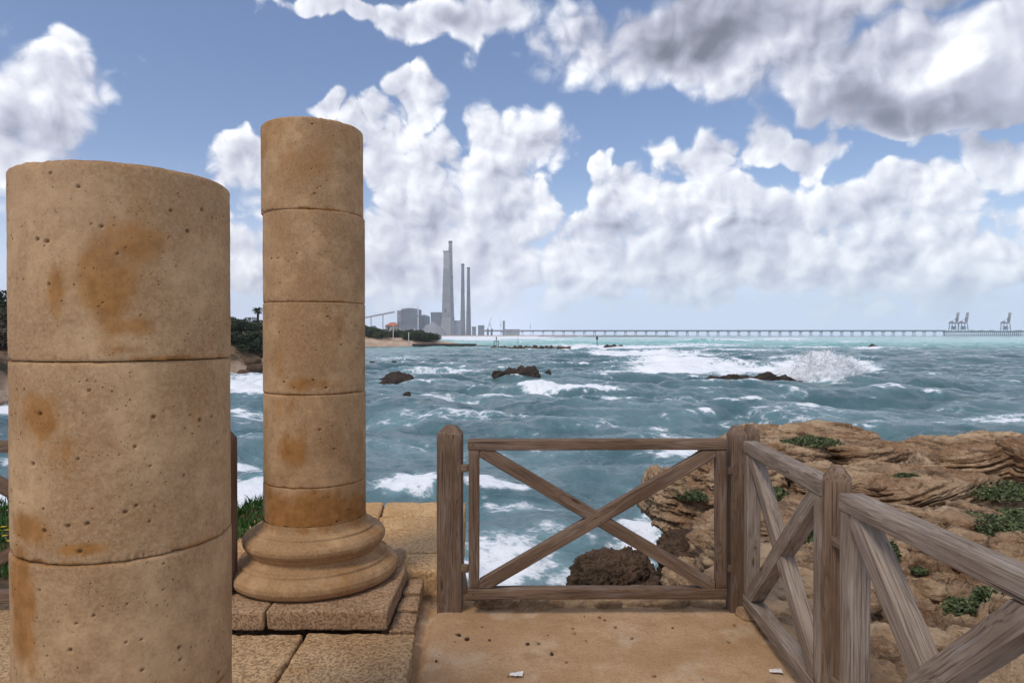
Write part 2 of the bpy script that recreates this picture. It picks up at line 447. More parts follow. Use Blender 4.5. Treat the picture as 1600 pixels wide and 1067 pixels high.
# ================================================================ solid generators
def cube_surface(nx, ny, nz):
    """merged grid over the surface of the cube [-1,1]^3 -> verts, quads"""
    V = []; F = []; off = 0
    def face(n1, n2, fn, flip):
        nonlocal off
        a = np.linspace(-1, 1, n1 + 1); b = np.linspace(-1, 1, n2 + 1)
        A, B = np.meshgrid(a, b, indexing='ij'); V.append(fn(A.ravel(), B.ravel()))
        f = grid_faces(n1 + 1, n2 + 1)
        if flip: f = f[:, ::-1]
        F.append(f + off); off += (n1 + 1) * (n2 + 1)
    o = np.ones
    for s in (-1, 1):
        face(nx, ny, lambda A, B: np.stack([A, B, s * o(A.size)], 1), s < 0)
        face(nx, nz, lambda A, B: np.stack([A, s * o(A.size), B], 1), s > 0)
        face(ny, nz, lambda A, B: np.stack([s * o(A.size), A, B], 1), s < 0)
    V = np.concatenate(V); F = np.concatenate(F)
    _, idx, inv = np.unique(np.round(V * 1e5).astype(np.int64), axis=0, return_index=True, return_inverse=True)
    return V[idx], inv.reshape(-1)[F]
def rotz(v, a):
    c, s = math.cos(a), math.sin(a)
    return np.stack([v[:, 0] * c - v[:, 1] * s, v[:, 0] * s + v[:, 1] * c, v[:, 2]], 1)

def rough_block(name, c, half, mat, rad=.008, amp=.005, nscale=6, step=.015, ang=0.0, warp=None, parent=None, seed=0, pits=0.0):
    """a worn rectangular stone"""
    h = np.array(half, float)
    n = [max(3, int(2 * q / step)) for q in h]
    V, F = cube_surface(*n)
    # push samples towards the edges so that the arris is well described
    q = V * h
    inner = np.clip(q, -(h - rad), h - rad); d = q - inner; L = np.linalg.norm(d, axis=1)
    q = np.where(L[:, None] > 1e-9, inner + d / np.maximum(L, 1e-9)[:, None] * rad, q)
    nrm = d / np.maximum(L, 1e-9)[:, None]
    nz = np.where(np.abs(V) > .999, np.sign(V), 0); nz /= np.linalg.norm(nz, axis=1)[:, None]
    nrm = np.where(L[:, None] > 1e-9, nrm, nz)
    w = rotz(q, ang) + np.array(c); nw = rotz(nrm, ang)
    if warp is not None: w = warp(w)
    disp = amp * fbm(w, nscale, 5, .6, seed) * 1.6
    edge = np.exp(-((h[0] - np.abs(q[:, 0])) / .02) ** 2) + np.exp(-((h[1] - np.abs(q[:, 1])) / .02) ** 2)
    disp -= amp * 2.0 * np.clip(edge, 0, 1) * np.clip(fbm(w, 14, 3, .6, seed + 3) + .15, 0, 1)
    if pits:
        p = fbm(w, 38, 3, .7, seed + 9); disp -= pits * smooth(.12, .38, p)
    w = w + nw * disp[:, None]
    return obj(name, w, F, mat, parent, True, loc=None if parent else c)

def make_rock(c, half, rot=0.0, seed=0, n=40, bed=.07, bedamp=.12, dip=(.18, -.1), power=3.0, lump=.28, fine=.05, flat=0.0):
    V, F = cube_surface(n, n, max(6, int(n * .7)))
    h = np.array(half, float)
    r = (np.abs(V) ** power).sum(1) ** (1 / power)
    u = V / r[:, None]
    size = float(h.mean()); hm = float((h[0] * h[1]) ** .5)
    q = u * h
    w = rotz(q, rot)
    nd = w / (rotz(h[None] * 1.0, 0)[0] ** 2); nd /= np.linalg.norm(nd, axis=1)[:, None]
    pn = w / hm
    w = w + nd * (lump * size * fbm(pn, 1.1, 3, .5, seed))[:, None]
    if flat: w[:, 2] = np.where(w[:, 2] > 0, w[:, 2] * (1 - flat) , w[:, 2])
    s = (w[:, 2] + w[:, 0] * dip[0] + w[:, 1] * dip[1] + .25 * bed * 4 * fbm(w, 1.2 / hm, 3, .5, seed + 2)) / bed
    beds = strata1(s + seed * 13.7) - .5 + .5 * (strata1(s * 2.7 + seed * 5) - .5)
    fr = s - np.floor(s); gv = np.exp(-(np.minimum(fr, 1 - fr) / .13) ** 2) * smooth(-.25, .25, fbm(w, 2.5 / hm, 3, .55, seed + 11)) * (.35 + _rnd1[np.floor(s + .5).astype(int) & 4095])
    beds = beds - 1.0 * gv
    out = np.stack([nd[:, 0], nd[:, 1], nd[:, 2] * .45], 1)
    w = w + out * (bedamp * beds * (.6 + .8 * fbm(w, 1.6 / hm, 2, .5, seed + 4)))[:, None]
    w = w + nd * (fine * fbm(w, 3.0 / hm ** .5, 5, .62, seed + 6, ridged=True))[:, None]
    w = w + nd * (fine * .6 * fbm(w, 9.0 / hm ** .5, 4, .65, seed + 8))[:, None]
    return w + np.array(c), F
def rock(name, c, half, mat, label, cat='rock', group=None, parent=None, **kw):
    w, F = make_rock(c, half, **kw)
    o = obj(name, w, F, mat, parent, True, loc=tuple(c))
    if label: tag(o, label, cat, group)
    return o

# ================================================================ the two columns
def ray_theta(cx, cy, r, px):
    """where the upright plane seen at picture column px meets the near side of a round shaft"""
    d = np.array([(px - 800) / FPX, 1.0]); d /= np.linalg.norm(d); c = np.array([cx, cy]); b = d @ c
    disc = max(0, b * b - (c @ c - r * r)); t = b - math.sqrt(disc); p = d * t
    return math.atan2(p[1] - cy, p[0] - cx), p[1]
def drum(name, cx, cy, r, z0, z1, parent, stains=(), seed=0, big_pits=40, top=False, nt=380):
    H = z1 - z0
    t = np.linspace(0, 1, max(30, int(H / .0036)))
    ends = np.array([0, .0012, .003, .006, .010, .015]) / H
    zz = np.unique(np.concatenate([ends, 1 - ends, t[(t > .03) & (t < .97)]]))
    th = np.linspace(0, 2 * math.pi, nt, endpoint=False)
    TH, ZZ = np.meshgrid(th, zz, indexing='ij'); TH = TH.ravel(); ZZ = ZZ.ravel(); z = z0 + ZZ * H
    dirs = np.stack([np.cos(TH), np.sin(TH)], 1)
    P = np.stack([cx + r * dirs[:, 0], cy + r * dirs[:, 1], z], 1)
    R = np.full(len(z), r) + .0035 * fbm(P, 3, 4, .55, seed) + .0012 * fbm(P, 28, 3, .6, seed + 1)
    de = np.minimum(ZZ, 1 - ZZ) * H
    R -= .0045 * np.exp(-(de / .0026) ** 2)
    chips = np.clip(fbm(P * [1, 1, .3], 9, 5, .72, seed + 2) - .04, 0, 1) * (.4 + 1.2 * smooth(-.2, .3, fbm(P, 2.2, 2, .5, seed + 8)))
    low = ZZ < .5
    R -= chips * np.where(low, .030, .016) * np.exp(-(de / np.where(low, .015, .006)) ** 2)
    flk = smooth(.02, .16, fbm(P * [1, 1, .05], 5.5, 5, .7, seed + 14)) * np.clip(.5 + 1.2 * fbm(P * [1, 1, .05], 16, 3, .7, seed + 15), .2, 1.4)
    R -= np.where(low, .0055, 0) * smooth(.016, .010, de / np.maximum(flk, .05)) * (flk > .08)
    if top: R -= np.where(ZZ > .5,   .006 * np.exp(-(de / .006) ** 2) + .02 * chips * np.exp(-(de / .02) ** 2), 0)
    rs = np.random.RandomState(int(seed * 10) + 5); pit = np.zeros(len(z))
    arc = TH * r
    for k in range(big_pits):
        # more of the pits in loose swarms, as in shelly limestone
        a = rs.uniform(0, 2 * math.pi * r); zc = z0 + rs.uniform(.06, .94) * H
        if k % 2 and k > 4: a = la + rs.normal(0, .07); zc = lz + rs.normal(0, .05)
        else: la, lz = a, zc
        rr = .0014 + .0040 * rs.rand() ** 3.6
        da = (arc - a + math.pi * r) % (2 * math.pi * r) - math.pi * r
        d2 = (da / (rr * rs.uniform(1, 1.5))) ** 2 + ((z - zc) / rr) ** 2
        m = d2 < 6
        R[m] -= min(.008, rr * 2.2) * np.exp(-d2[m] ** 1.5); pit[m] = np.maximum(pit[m], np.exp(-d2[m] ** 1.5))
    st = np.zeros(len(z))
    for (a0, zc, ra, rz, w) in stains:
        da = (TH - a0 + math.pi) % (2 * math.pi) - math.pi
        st = np.maximum(st, w * np.clip(1.25 - np.sqrt((da / ra) ** 2 + ((z - zc) / rz) ** 2) + .5 * fbm(P, 7, 3, .6, seed + 5), 0, 1))
    st = np.maximum(st, .75 * np.exp(-(de / np.where(low, .014, .006)) ** 2) * smooth(-.2, .3, fbm(P * [1, 1, .2], 5, 4, .6, seed + 16)))
    P[:, 0] = cx + R * dirs[:, 0]; P[:, 1] = cy + R * dirs[:, 1]
    nz = len(zz); F = [grid_faces(nt, nz, True)]
    # caps: rings running in to the middle
    verts = [P]; off = len(P); at_ = [pit]; as_ = [st]
    quads = []
    for j, zc in ((0, z0), (nz - 1, z1)):
        ring = np.arange(nt) * nz + j; prev = ring
        for f in (.8, .5, .2, .01):
            q = P[ring].copy(); q[:, 0] = cx + (q[:, 0] - cx) * f; q[:, 1] = cy + (q[:, 1] - cy) * f
            q[:, 2] = zc + (.004 * fbm(q, 8, 3, .6, seed + 7) if top else 0)
            cur = np.arange(nt) + off; off += nt; verts.append(q); at_.append(np.zeros(nt)); as_.append(np.zeros(nt))
            a, b = (prev, cur); n2 = np.roll(np.arange(nt), -1)
            qd = np.stack([a, a[n2], b[n2], b], 1)
            quads.append(qd if j else qd[:, ::-1]); prev = cur
    F = np.concatenate(F + quads)
    return obj(name, np.concatenate(verts), F, M['column'], parent, True, attrs={'pit': np.concatenate(at_), 'stain': np.concatenate(as_)})
BASE_PROFILE = [(.0, .438), (.006, .458), (.02, .478), (.045, .4885), (.07, .486), (.092, .470), (.108, .446), (.112, .436), (.126, .434), (.131, .428),
                (.134, .405), (.148, .384), (.165, .375), (.178, .380), (.184, .388), (.196, .390), (.203, .400), (.222, .412), (.242, .4135), (.262, .404),
                (.280, .380), (.286, .366), (.290, .350), (.302, .349), (.306, .342), (.309, .322), (.318, .310), (.335, .302), (.36, .298)]
def column_base(cx, cy, z0, parent, seed=0):
    zs = np.array([p[0] for p in BASE_PROFILE]); rs_ = np.array([p[1] for p in BASE_PROFILE])
    # resample by arc length
    L = np.concatenate([[0], np.cumsum(np.hypot(np.diff(zs), np.diff(rs_)))]); t = np.linspace(0, L[-1], 130)
    z = np.interp(t, L, zs); r = np.interp(t, L, rs_); nt = 420
    th = np.linspace(0, 2 * math.pi, nt, endpoint=False)
    TH, J = np.meshgrid(th, np.arange(len(t)), indexing='ij'); TH = TH.ravel(); J = J.ravel()
    P = np.stack([cx + r[J] * np.cos(TH), cy + r[J] * np.sin(TH), z0 + z[J]], 1)
    d = .0045 * fbm(P, 4, 4, .55, seed) + .0015 * fbm(P, 26, 3, .6, seed + 1) - .008 * np.clip(fbm(P, 11, 3, .6, seed + 2) - .28, 0, 1)
    P[:, 0] += np.cos(TH) * d; P[:, 1] += np.sin(TH) * d
    st = np.clip(.55 * smooth(.30, .34, z[J]) + .30 * np.exp(-((z[J] - .16) / .03) ** 2), 0, 1) * (.6 + .8 * fbm(P, 3, 3, .5, seed + 4))
    F = grid_faces(nt, len(t), True)
    ring = np.arange(nt) * len(t)
    cap = np.concatenate([P, [[cx, cy, z0]]]); c = len(P)
    tri = [(int(ring[(i + 1) % nt]), int(ring[i]), c) for i in range(nt)]
    faces = [tuple(q) for q in F.tolist()] + tri
    return obj('moulded_base', cap, faces, M['column'], parent, True, attrs={'pit': np.zeros(len(cap)), 'stain': np.append(np.clip(st, 0, 1), 0)})

def stain_list(cx, cy, r, items):
    out = []
    for (px, py, rx, ry, w) in items:
        a, Y = ray_theta(cx, cy, r, px); a1, _ = ray_theta(cx, cy, r, px + rx)
        out.append((a, EYE - (py - HZ) / FPX * Y, max(.08, abs(a1 - a)), ry / FPX * Y, w))
    return out
NC = (-1.186, 2.103, .295)
FC = (-1.183, 4.100, .2945)
near_col = thing('stone_column', (NC[0], NC[1], .17), 'thick limestone column shaft in front at the left, broken off lower than the other, standing nearest the camera', 'column')
nst = stain_list(*NC, [(165,450,60,95,1.0),(205,380,60,45,.8),(190,510,70,25,.7),(90,450,26,60,.6),(60,650,45,45,.75),(95,720,26,60,.35),(45,830,50,30,.8),(30,950,32,120,1.0),(120,860,60,12,.7),(200,545,60,10,.4)])
for i, (z0, z1, dx, dr) in enumerate([(.545, .986, .000, .001), (.989, 1.527, -.001, .000), (1.530, 2.066, -.001, .0005)]):
    drum('drum', NC[0] + dx, NC[1], NC[2] + dr, z0, z1, near_col, nst, seed=11 + i * 3, big_pits=(90, 170, 160)[i], top=(i == 2), nt=620)
drum('drum', NC[0], NC[1], NC[2], .058, .542, near_col, nst, seed=31, big_pits=20)
far_col = thing('stone_column', (FC[0], FC[1], .17), 'taller slender limestone column with a moulded round base on a square plinth, behind the thick one', 'column')
fst = stain_list(*FC, [(490,805,110,45,1.0),(435,560,18,50,.5),(455,700,30,45,.65),(440,640,28,30,.5),(490,600,60,14,.6),(525,520,30,70,.4),(500,490,80,14,.35),(560,800,30,40,.7),(430,800,30,50,.8)])
for i, (z0, z1, dx, dr) in enumerate([(.520, .740, 0, .001), (.7425, 1.263, .001, .0015), (1.2655, 1.785, .0005, .000), (1.7875, 2.302, .0, -.0005), (2.3045, 2.818, -.009, -.001)]):
    drum('drum', FC[0] + dx, FC[1], FC[2] + dr, z0, z1, far_col, fst, seed=51 + i * 3, big_pits=(40, 70, 80, 60, 90)[i], top=(i == 4), nt=340)
column_base(FC[0], FC[1], .165, far_col, seed=71)

# ================================================================ plinths, paving, platform
pl = thing('plinth', (-1.18, 4.0, .06), 'low square plinth of pitted stone blocks under the taller column', 'plinth')
rough_block('plinth_block', (-.965, 3.775, .1125), (.315, .235, .0525), M['plinth'], amp=.004, step=.012, parent=pl, seed=1, pits=.004)
rough_block('plinth_block', (-1.475, 3.775, .112), (.183, .235, .052), M['plinth'], amp=.004, step=.012, parent=pl, seed=2, pits=.004)
rough_block('plinth_block', (-.962, 4.13, .115), (.312, .112, .0525), M['plinth'], amp=.004, step=.014, parent=pl, seed=3, pits=.004)
rough_block('plinth_block', (-1.478, 4.25, .112), (.183, .235, .052), M['plinth'], amp=.004, step=.014, parent=pl, seed=4, pits=.004)
rough_block('plinth_block', (-.99, 4.42, .112), (.28, .172, .0525), M['plinth'], amp=.004, step=.016, parent=pl, seed=5)
rough_block('plinth_block', (-1.478, 4.55, .112), (.183, .06, .0525), M['plinth'], amp=.004, step=.016, parent=pl, seed=6)
def quad_warp(c, half, corners):
    """map the block's plan rectangle on to four corners (near-left, near-right, far-right, far-left)"""
    cs = np.array(corners, float)
    def f(w):
        u = ((w[:, 0] - c[0]) / half[0] + 1) / 2; v = ((w[:, 1] - c[1]) / half[1] + 1) / 2
        o = w.copy()
        for k in (0, 1):
            o[:, k] = (1-u)*(1-v)*cs[0][k] + u*(1-v)*cs[1][k] + u*v*cs[2][k] + (1-u)*v*cs[3][k]
        return o
    return f
def slab(name, corners, z0, z1, mat, label, cat='paving stone', group=None, **kw):
    cs = np.array(corners, float); c = (*cs.mean(0), (z0 + z1) / 2)
    half = ((cs[:, 0].max() - cs[:, 0].min()) / 2, (cs[:, 1].max() - cs[:, 1].min()) / 2, (z1 - z0) / 2)
    o = rough_block(name, c, half, mat, warp=quad_warp(c, half, corners), **kw)
    return tag(o, label, cat, group)
PV = 'big worn paving slabs round the columns'
slab('paving_slab', [(-1.04,2.70),(-.452,2.72),(-.497,3.525),(-1.062,3.525)], -.16, .060, M['paving'], 'large pitted paving slab in front of the taller column, beside the sandy path', group=PV, amp=.008, nscale=5, step=.012, rad=.012, pits=.006, seed=11)
slab('paving_slab', [(-1.95,2.96),(-1.058,2.96),(-1.078,3.52),(-1.95,3.52)], -.16, .057, M['paving'], 'pitted paving slab between the two columns, left of the big one', group=PV, amp=.008, step=.016, rad=.018, pits=.006, seed=12)
slab('paving_slab', [(-1.95,1.9),(-1.055,1.9),(-1.055,2.95),(-1.95,2.95)], -.16, .055, M['paving'], 'paving slab under the foot of the thick near column', group=PV, amp=.006, step=.03, rad=.018, seed=13)
slab('paving_slab', [(-1.045,1.5),(-.46,1.5),(-.455,2.705),(-1.045,2.69)], -.16, .058, M['paving'], 'paving slab right of the thick near column', group=PV, amp=.006, step=.03, rad=.018, seed=14)
slab('paving_slab', [(-3.6,1.9),(-1.96,1.9),(-1.96,3.95),(-3.6,3.95)], -.16, .050, M['paving'], 'paving slab at the far left behind the thick near column', group=PV, amp=.008, step=.03, rad=.018, seed=15)
LG = 'narrow kerb stones at the foot of the plinth'
slab('kerb_stone', [(-.646,3.54),(-.505,3.54),(-.525,3.78),(-.646,3.78)], -.2, .062, M['plinth'], 'small rough kerb stone at the right front corner of the plinth', 'kerb stone', LG, amp=.007, step=.011, pits=.006, seed=21)
slab('kerb_stone', [(-.644,3.786),(-.522,3.786),(-.533,3.99),(-.644,3.99)], -.2, .078, M['plinth'], 'small rough kerb stone, middle one of the three along the plinth', 'kerb stone', LG, amp=.010, step=.011, pits=.008, seed=22)
slab('kerb_stone', [(-.644,3.996),(-.535,3.996),(-.548,4.24),(-.644,4.24)], -.2, .092, M['plinth'], 'small rough kerb stone touching the stone platform', 'kerb stone', LG, amp=.008, step=.011, pits=.007, seed=23)
# the stone platform that runs out to the water
PLG = 'yellow stone courses of the platform above the water'
YB = [4.285, 4.66, 5.22, 5.60, 5.88, 6.14]
names = ['first course of the yellow stone platform, nearest the plinth', 'second course of the yellow stone platform', 'third narrow course of the yellow stone platform, with an upright joint', 'fourth course of the yellow stone platform', 'outermost course of the yellow stone platform at the water']
def edge_x(y): return -.315 - (y - 4.285) * .055
for k in range(5):
    a, b = YB[k] + .004, YB[k + 1] - .004
    z = .112 - (0, .0, .003, .004, .012)[k]
    if k < 2:
        slab('platform_slab', [(-2.05,a),(edge_x(a),a),(edge_x(b),b),(-2.05,b)], -.19, z, M['platform'], names[k], 'paving stone', PLG, amp=.008, nscale=7, step=.018, rad=.014, pits=.004, seed=31 + k)
    else:
        x = (-1.06, -1.08, -1.11)[k - 2]
        slab('platform_slab', [(x,a),(edge_x(a),a),(edge_x(b),b),(x - .03,b)], -.19, z, M['platform'], names[k] + ', right hand stone', 'paving stone', PLG, amp=.008, step=.02, rad=.014, pits=.004, seed=41 + k)
        slab('platform_slab', [(-2.1,a),(x - .012,a),(x - .042,b),(-2.1,b)], -.19, z, M['platform'], names[k] + ', left hand stone', 'paving stone', PLG, amp=.008, step=.025, rad=.014, seed=51 + k)

# ================================================================ timber gate and fences
def beam(name, p0, p1, w, t, mat, parent, wdir, seed=0, cuts=(), ext=0.0, n=26, bev=.005):
    """timber from p0 to p1; w measured along wdir, t across it; cuts = planes (point, inward normal) that trim the ends"""
    p0 = np.array(p0, float); p1 = np.array(p1, float); L = np.linalg.norm(p1 - p0); d = (p1 - p0) / L
    u = np.array(wdir, float); u -= d * (u @ d); u /= np.linalg.norm(u); v = np.cross(d, u)
    prof = []
    for (sx, sy) in ((1, 1), (-1, 1), (-1, -1), (1, -1)):
        for k in range(4):
            a = {(1, 1): 0, (-1, 1): 90, (-1, -1): 180, (1, -1): 270}[(sx, sy)] + k * 30
            prof.append((sx * (w/2 - bev) + bev * math.cos(math.radians(a)), sy * (t/2 - bev) + bev * math.sin(math.radians(a))))
        if cuts and sx == sy:
            prof += [(-sx * (w/2 - bev) * q, sy * t / 2) for q in (-.9, -.75, -.6, -.45, -.3, -.15, 0, .15, .3, .45, .6, .75, .9)]
    m = len(prof); lo = np.full(m, -ext); hi = np.full(m, L + ext)
    for (pt, nrm) in cuts:
        pt = np.array(pt, float); nrm = np.array(nrm, float); dn = d @ nrm
        for k, (a, b) in enumerate(prof):
            q = p0 + u * a + v * b; s = ((pt - q) @ nrm) / dn
            if dn > 0: lo[k] = max(lo[k], s)
            else: hi[k] = min(hi[k], s)
    ts = np.linspace(0, 1, n); e = .004 / L
    ts = np.unique(np.concatenate([ts, [e, 1 - e]])); n = len(ts)
    V = np.zeros((n, m, 3)); Gc = np.zeros((n, m, 3))
    for i, tt in enumerate(ts):
        s = lo + (hi - lo) * tt
        k = 1 - (.003 / min(w, t) * 2 if i in (0, n - 1) else 0)
        for j, (a, b) in enumerate(prof):
            V[i, j] = p0 + d * s[j] + u * a * k + v * b * k
            Gc[i, j] = (s[j] + seed * 3.1, a + seed * .37, b + seed * .71)
    V = V.reshape(-1, 3); wn_ = .0022 * fbm(V * 1.0, 6, 3, .6, seed); nn = rounddir = V - (p0 + np.outer((V - p0) @ d, d))
    nn = nn / np.linalg.norm(nn, axis=1)[:, None]; V = V + nn * wn_[:, None] + u * (.003 * np.sin((V - p0) @ d * 2.1 + seed))[:, None] * 0.6
    idx = lambda i, j: i * m + (j % m)
    F = [(idx(i, j), idx(i, j + 1), idx(i + 1, j + 1), idx(i + 1, j)) for i in range(n - 1) for j in range(m)]
    F += [tuple(idx(0, j) for j in range(m))[::-1], tuple(idx(n - 1, j) for j in range(m))]
    o = obj(name, V, F, mat, parent, True, attrs={'grain': Gc.reshape(-1, 3)})
    # crisp faces, soft arrises
    try: o.data.set_sharp_from_angle(angle=math.radians(40))
    except Exception: pass
    return o
def post(loc, w, h, mat, label, seed, ang=0.0, group='square timber posts of the fence'):
    """square post with a low pyramid cap"""
    cx, cy = loc; r = thing('fence_post', (cx, cy, -.02), label, 'post', group)
    rings = []; b = .006; m = 16
    base = []
    for q in range(4):
        for k in range(4):
            a = math.radians(q * 90 + k * 30); sx = (1, -1, -1, 1)[q]; sy = (1, 1, -1, -1)[q]
            base.append((sx * (w/2 - b) + b * math.cos(a), sy * (w/2 - b) + b * math.sin(a)))
    base = np.array(base)
    zs = [(-.25, 1)] + [(z, 1) for z in np.linspace(0, h - .055, 24)] + [(h - .050, .99), (h - .045, .975), (h - .006, .50), (h, .44)]
    V = []; Gc = []
    for z, s in zs:
        for (a, c) in base * s:
            V.append((cx + a * math.cos(ang) - c * math.sin(ang), cy + a * math.sin(ang) + c * math.cos(ang), z)); Gc.append((z + seed * 2.3, a + seed * .3, c + seed * .7))
    V = np.array(V); nn = V - [cx, cy, 0]; nn[:, 2] = 0; nn /= np.linalg.norm(nn, axis=1)[:, None]
    V = V + nn * (.0025 * fbm(V, 7, 3, .6, seed))[:, None]
    F = [(i*m+j, i*m+(j+1) % m, (i+1)*m+(j+1) % m, (i+1)*m+j) for i in range(len(zs)-1) for j in range(m)] + [tuple(range((len(zs)-1)*m, len(zs)*m)), tuple(range(m))[::-1]]
    o = obj('post_shaft', V, F, mat, r, True, attrs={'grain': np.array(Gc)})
    o.data.set_sharp_from_angle(angle=math.radians(28))
    return r
W, WG = M['wood'], M['wood_grey']
post((-.362, 3.995), .144, 1.072, W, 'square timber post with a sloping top holding the left side of the closed gate', 1)
post((1.302, 3.95), .095, 1.075, W, 'gate post on the right side of the closed gate, where the side fence begins', 2)
post((1.388, 3.975), .088, 1.070, W, 'second post set tight against the right gate post', 3)
post((1.290, 2.705), .104, 1.078, W, 'square post with a pointed cap where the two side fence panels meet', 4, ang=math.radians(-25.5))
post((-1.600, 3.80), .10, 1.070, W, 'post of the left fence, half hidden between the two columns', 5)

def x_panel(root, A, B, zb, zt, mat, side, rail=.062, thick=.085, stile=.062, seed=0, brace_w=.078, rail_t=None):
    """railed panel from A to B (plan points) with two stiles and crossed braces; side = horizontal unit vector of the panel's face"""
    A = np.array([*A, 0.0]); B = np.array([*B, 0.0]); L = np.linalg.norm(B - A); d = (B - A) / L
    z = np.array([0, 0, 1.0]); up = (0, 0, 1)
    beam('top_rail', A + z * (zt - rail/2), B + z * (zt - rail/2), rail, thick, mat, root, up, seed + 1)
    beam('bottom_rail', A + z * (zb + rail/2), B + z * (zb + rail/2), rail, thick, mat, root, up, seed + 2)
    za, zc = zb + rail, zt - rail
    for k, q in enumerate((A + d * (stile/2 + .003), B - d * (stile/2 + .003))):
        beam('stile', q + z * za, q + z * zc, stile, thick - .006, mat, root, d, seed + 3 + k)
    a = A + d * (stile + .0045); b = B - d * (stile + .0045)
    cuts = [(a, d), (b, -d), (z * (za + .001), z), (z * (zc - .001), -z)]
    h = zc - za; Li = np.linalg.norm(b - a); sl = math.hypot(Li, h)
    for k in (0, 1):
        p = (a + z * zc, b + z * za) if k == 0 else (a + z * za, b + z * zc)
        dd = (p[1] - p[0]); dd /= np.linalg.norm(dd)
        beam('cross_brace', p[0], p[1], brace_w, thick - (.012 if k == 0 else .007), mat, root, np.cross(dd, side), seed + 6 + k, cuts=cuts, ext=.1)
def nails(root, pts, s):
    for c in pts:
        mb = MB(); c = np.array(c, float); s = np.array(s, float)
        mb.bar(c - s * .003, c + s * .0022, .0075, .0075, n=8); mb.build('nail_head', M['iron'], root)
gate = thing('gate', (.44, 3.90, 0), 'closed timber gate with crossed braces between two posts at the end of the path', 'gate')
x_panel(gate, (-.252, 3.905), (1.225, 3.90), .095, 1.006, W, (0, -1, 0), rail=.060, thick=.062, stile=.060, seed=10, brace_w=.072)
for (x0, x1, zz) in ((-.292, -.250, .838), (-.292, -.250, .262), (1.222, 1.258, .825), (1.222, 1.258, .262)):
    beam('hinge_peg', (x0, 3.915, zz), (x1, 3.915, zz), .040, .036, W, gate, (0, 0, 1), 30 + zz, n=4, bev=.003)
nails(gate, [(-.222, 3.8725, .976), (1.195, 3.8725, .976), (-.222, 3.8725, .125), (1.195, 3.8725, .125), (-.16, 3.8765, .90), (-.16, 3.8755, .205), (1.135, 3.8755, .90), (1.135, 3.8765, .205), (.475, 3.8755, .56), (.505, 3.8755, .535)], (0, -1, 0))
p1 = thing('timber_fence', (1.33, 3.4, 0), 'weathered side fence panel with crossed braces between the right gate post and the pointed post', 'fence', 'weathered side fence panels on the right')
x_panel(p1, (1.352, 3.868), (1.312, 2.82), .062, 1.003, WG, (-1, 0, 0), rail=.070, thick=.080, stile=.066, seed=41, brace_w=.078)
p2 = thing('timber_fence', (1.29, 2.1, 0), 'weathered side fence panel nearest the camera, running out of the picture on the right', 'fence', 'weathered side fence panels on the right')
x_panel(p2, (1.285, 2.590), (1.300, 1.585), .050, 1.003, WG, (-1, 0, 0), rail=.064, thick=.090, stile=.070, seed=61, brace_w=.082)
for zz in (.80, .25):
    beam('hinge_peg', (1.262, 2.66, zz), (1.268, 2.585, zz), .036, .036, W, p2, (0, 0, 1), 71 + zz, n=4, bev=.003)
p3 = thing('timber_fence', (-2.4, 3.85, 0), 'brown timber fence panel at the far left, mostly hidden behind the thick near column', 'fence')
x_panel(p3, (-3.30, 3.84), (-1.655, 3.81), .10, 1.005, W, (0, -1, 0), rail=.062, thick=.062, stile=.060, seed=81, brace_w=.07)

# ================================================================ near ground: rocky shore and path
SEA = -2.4
def sdist(px_, py_, poly):
    """signed distance to a closed polygon, positive inside"""
    d = np.full(px_.shape, 1e9); inside = np.zeros(px_.shape, bool); n = len(poly)
    for i in range(n):
        x0, y0 = poly[i]; x1, y1 = poly[(i + 1) % n]
        ex, ey = x1 - x0, y1 - y0
        t = np.clip(((px_ - x0) * ex + (py_ - y0) * ey) / (ex * ex + ey * ey), 0, 1)
        d = np.minimum(d, np.hypot(px_ - x0 - t * ex, py_ - y0 - t * ey))
        c = ((y0 > py_) != (y1 > py_)) & (px_ < (x1 - x0) * (py_ - y0) / (y1 - y0 + 1e-12) + x0)
        inside ^= c
    return np.where(inside, d, -d)
COAST = [(-30, 3.0), (-12, 4.9), (-6, 5.5), (-3, 5.9), (-2.0, 6.1), (-.45, 6.05), (-.36, 4.55), (.3, 4.42), (1.05, 4.5), (1.75, 5.6), (2.5, 7.2), (3.1, 9.0), (3.6, 10.4), (4.1, 11.8), (5.0, 13.0),
         (5.6, 13.0), (5.9, 11.5), (7.2, 11.3), (8.3, 14.0), (10.5, 15.6), (14, 17), (40, 20), (40, -8), (-30, -8)]
# height of the ground read off the place: (picture x, y, distance) -> X, Z
CTRL = [(1160,960,3.95),(1200,938,4.15),(1290,950,4.1),(1250,975,3.8),(1215,900,4.7),(1270,880,4.9),(1220,830,6.4),(1235,790,8.0),(1200,740,10.0),(1250,720,10.5),(1240,690,12.0),
        (1340,690,12.0),(1380,720,11.3),(1345,1040,3.3),(1400,1000,3.9),(1380,950,4.5),(1450,960,4.4),(1500,1010,3.9),(1560,1050,3.4),(1600,1000,4.0),(1450,915,5.2),(1550,940,5.0),(1380,890,5.4),
        (1440,880,5.7),(1520,885,5.6),(1400,830,6.5),(1480,830,6.4),(1560,850,6.2),(1370,790,7.3),(1450,800,7.0),(1540,800,7.3),(1600,790,7.6),(1500,745,9.4),(1580,760,10.4),(1600,740,12.2),(1480,725,12.5),
        (1420,700,13.6),(1560,705,13.8),(1650,720,13.5),(1700,800,8.0),(1750,900,6.0),(1800,1000,4.5)]
cx_ = np.array([(at(*c).x, c[2], at(*c).z) for c in CTRL] + [(1.5, 1.5, -.02), (2.2, 1.5, -.1), (3.5, 1.5, -.1), (2.2, 3.0, -.12), (4, 0, 0), (12, 5, .1), (20, 8, .2), (30, 10, .3), (16, 14, -.5), (1.5, -4, 0), (8, -4, .1), (3.0, 10.0, -.42), (2.8, 8.8, -.6)])
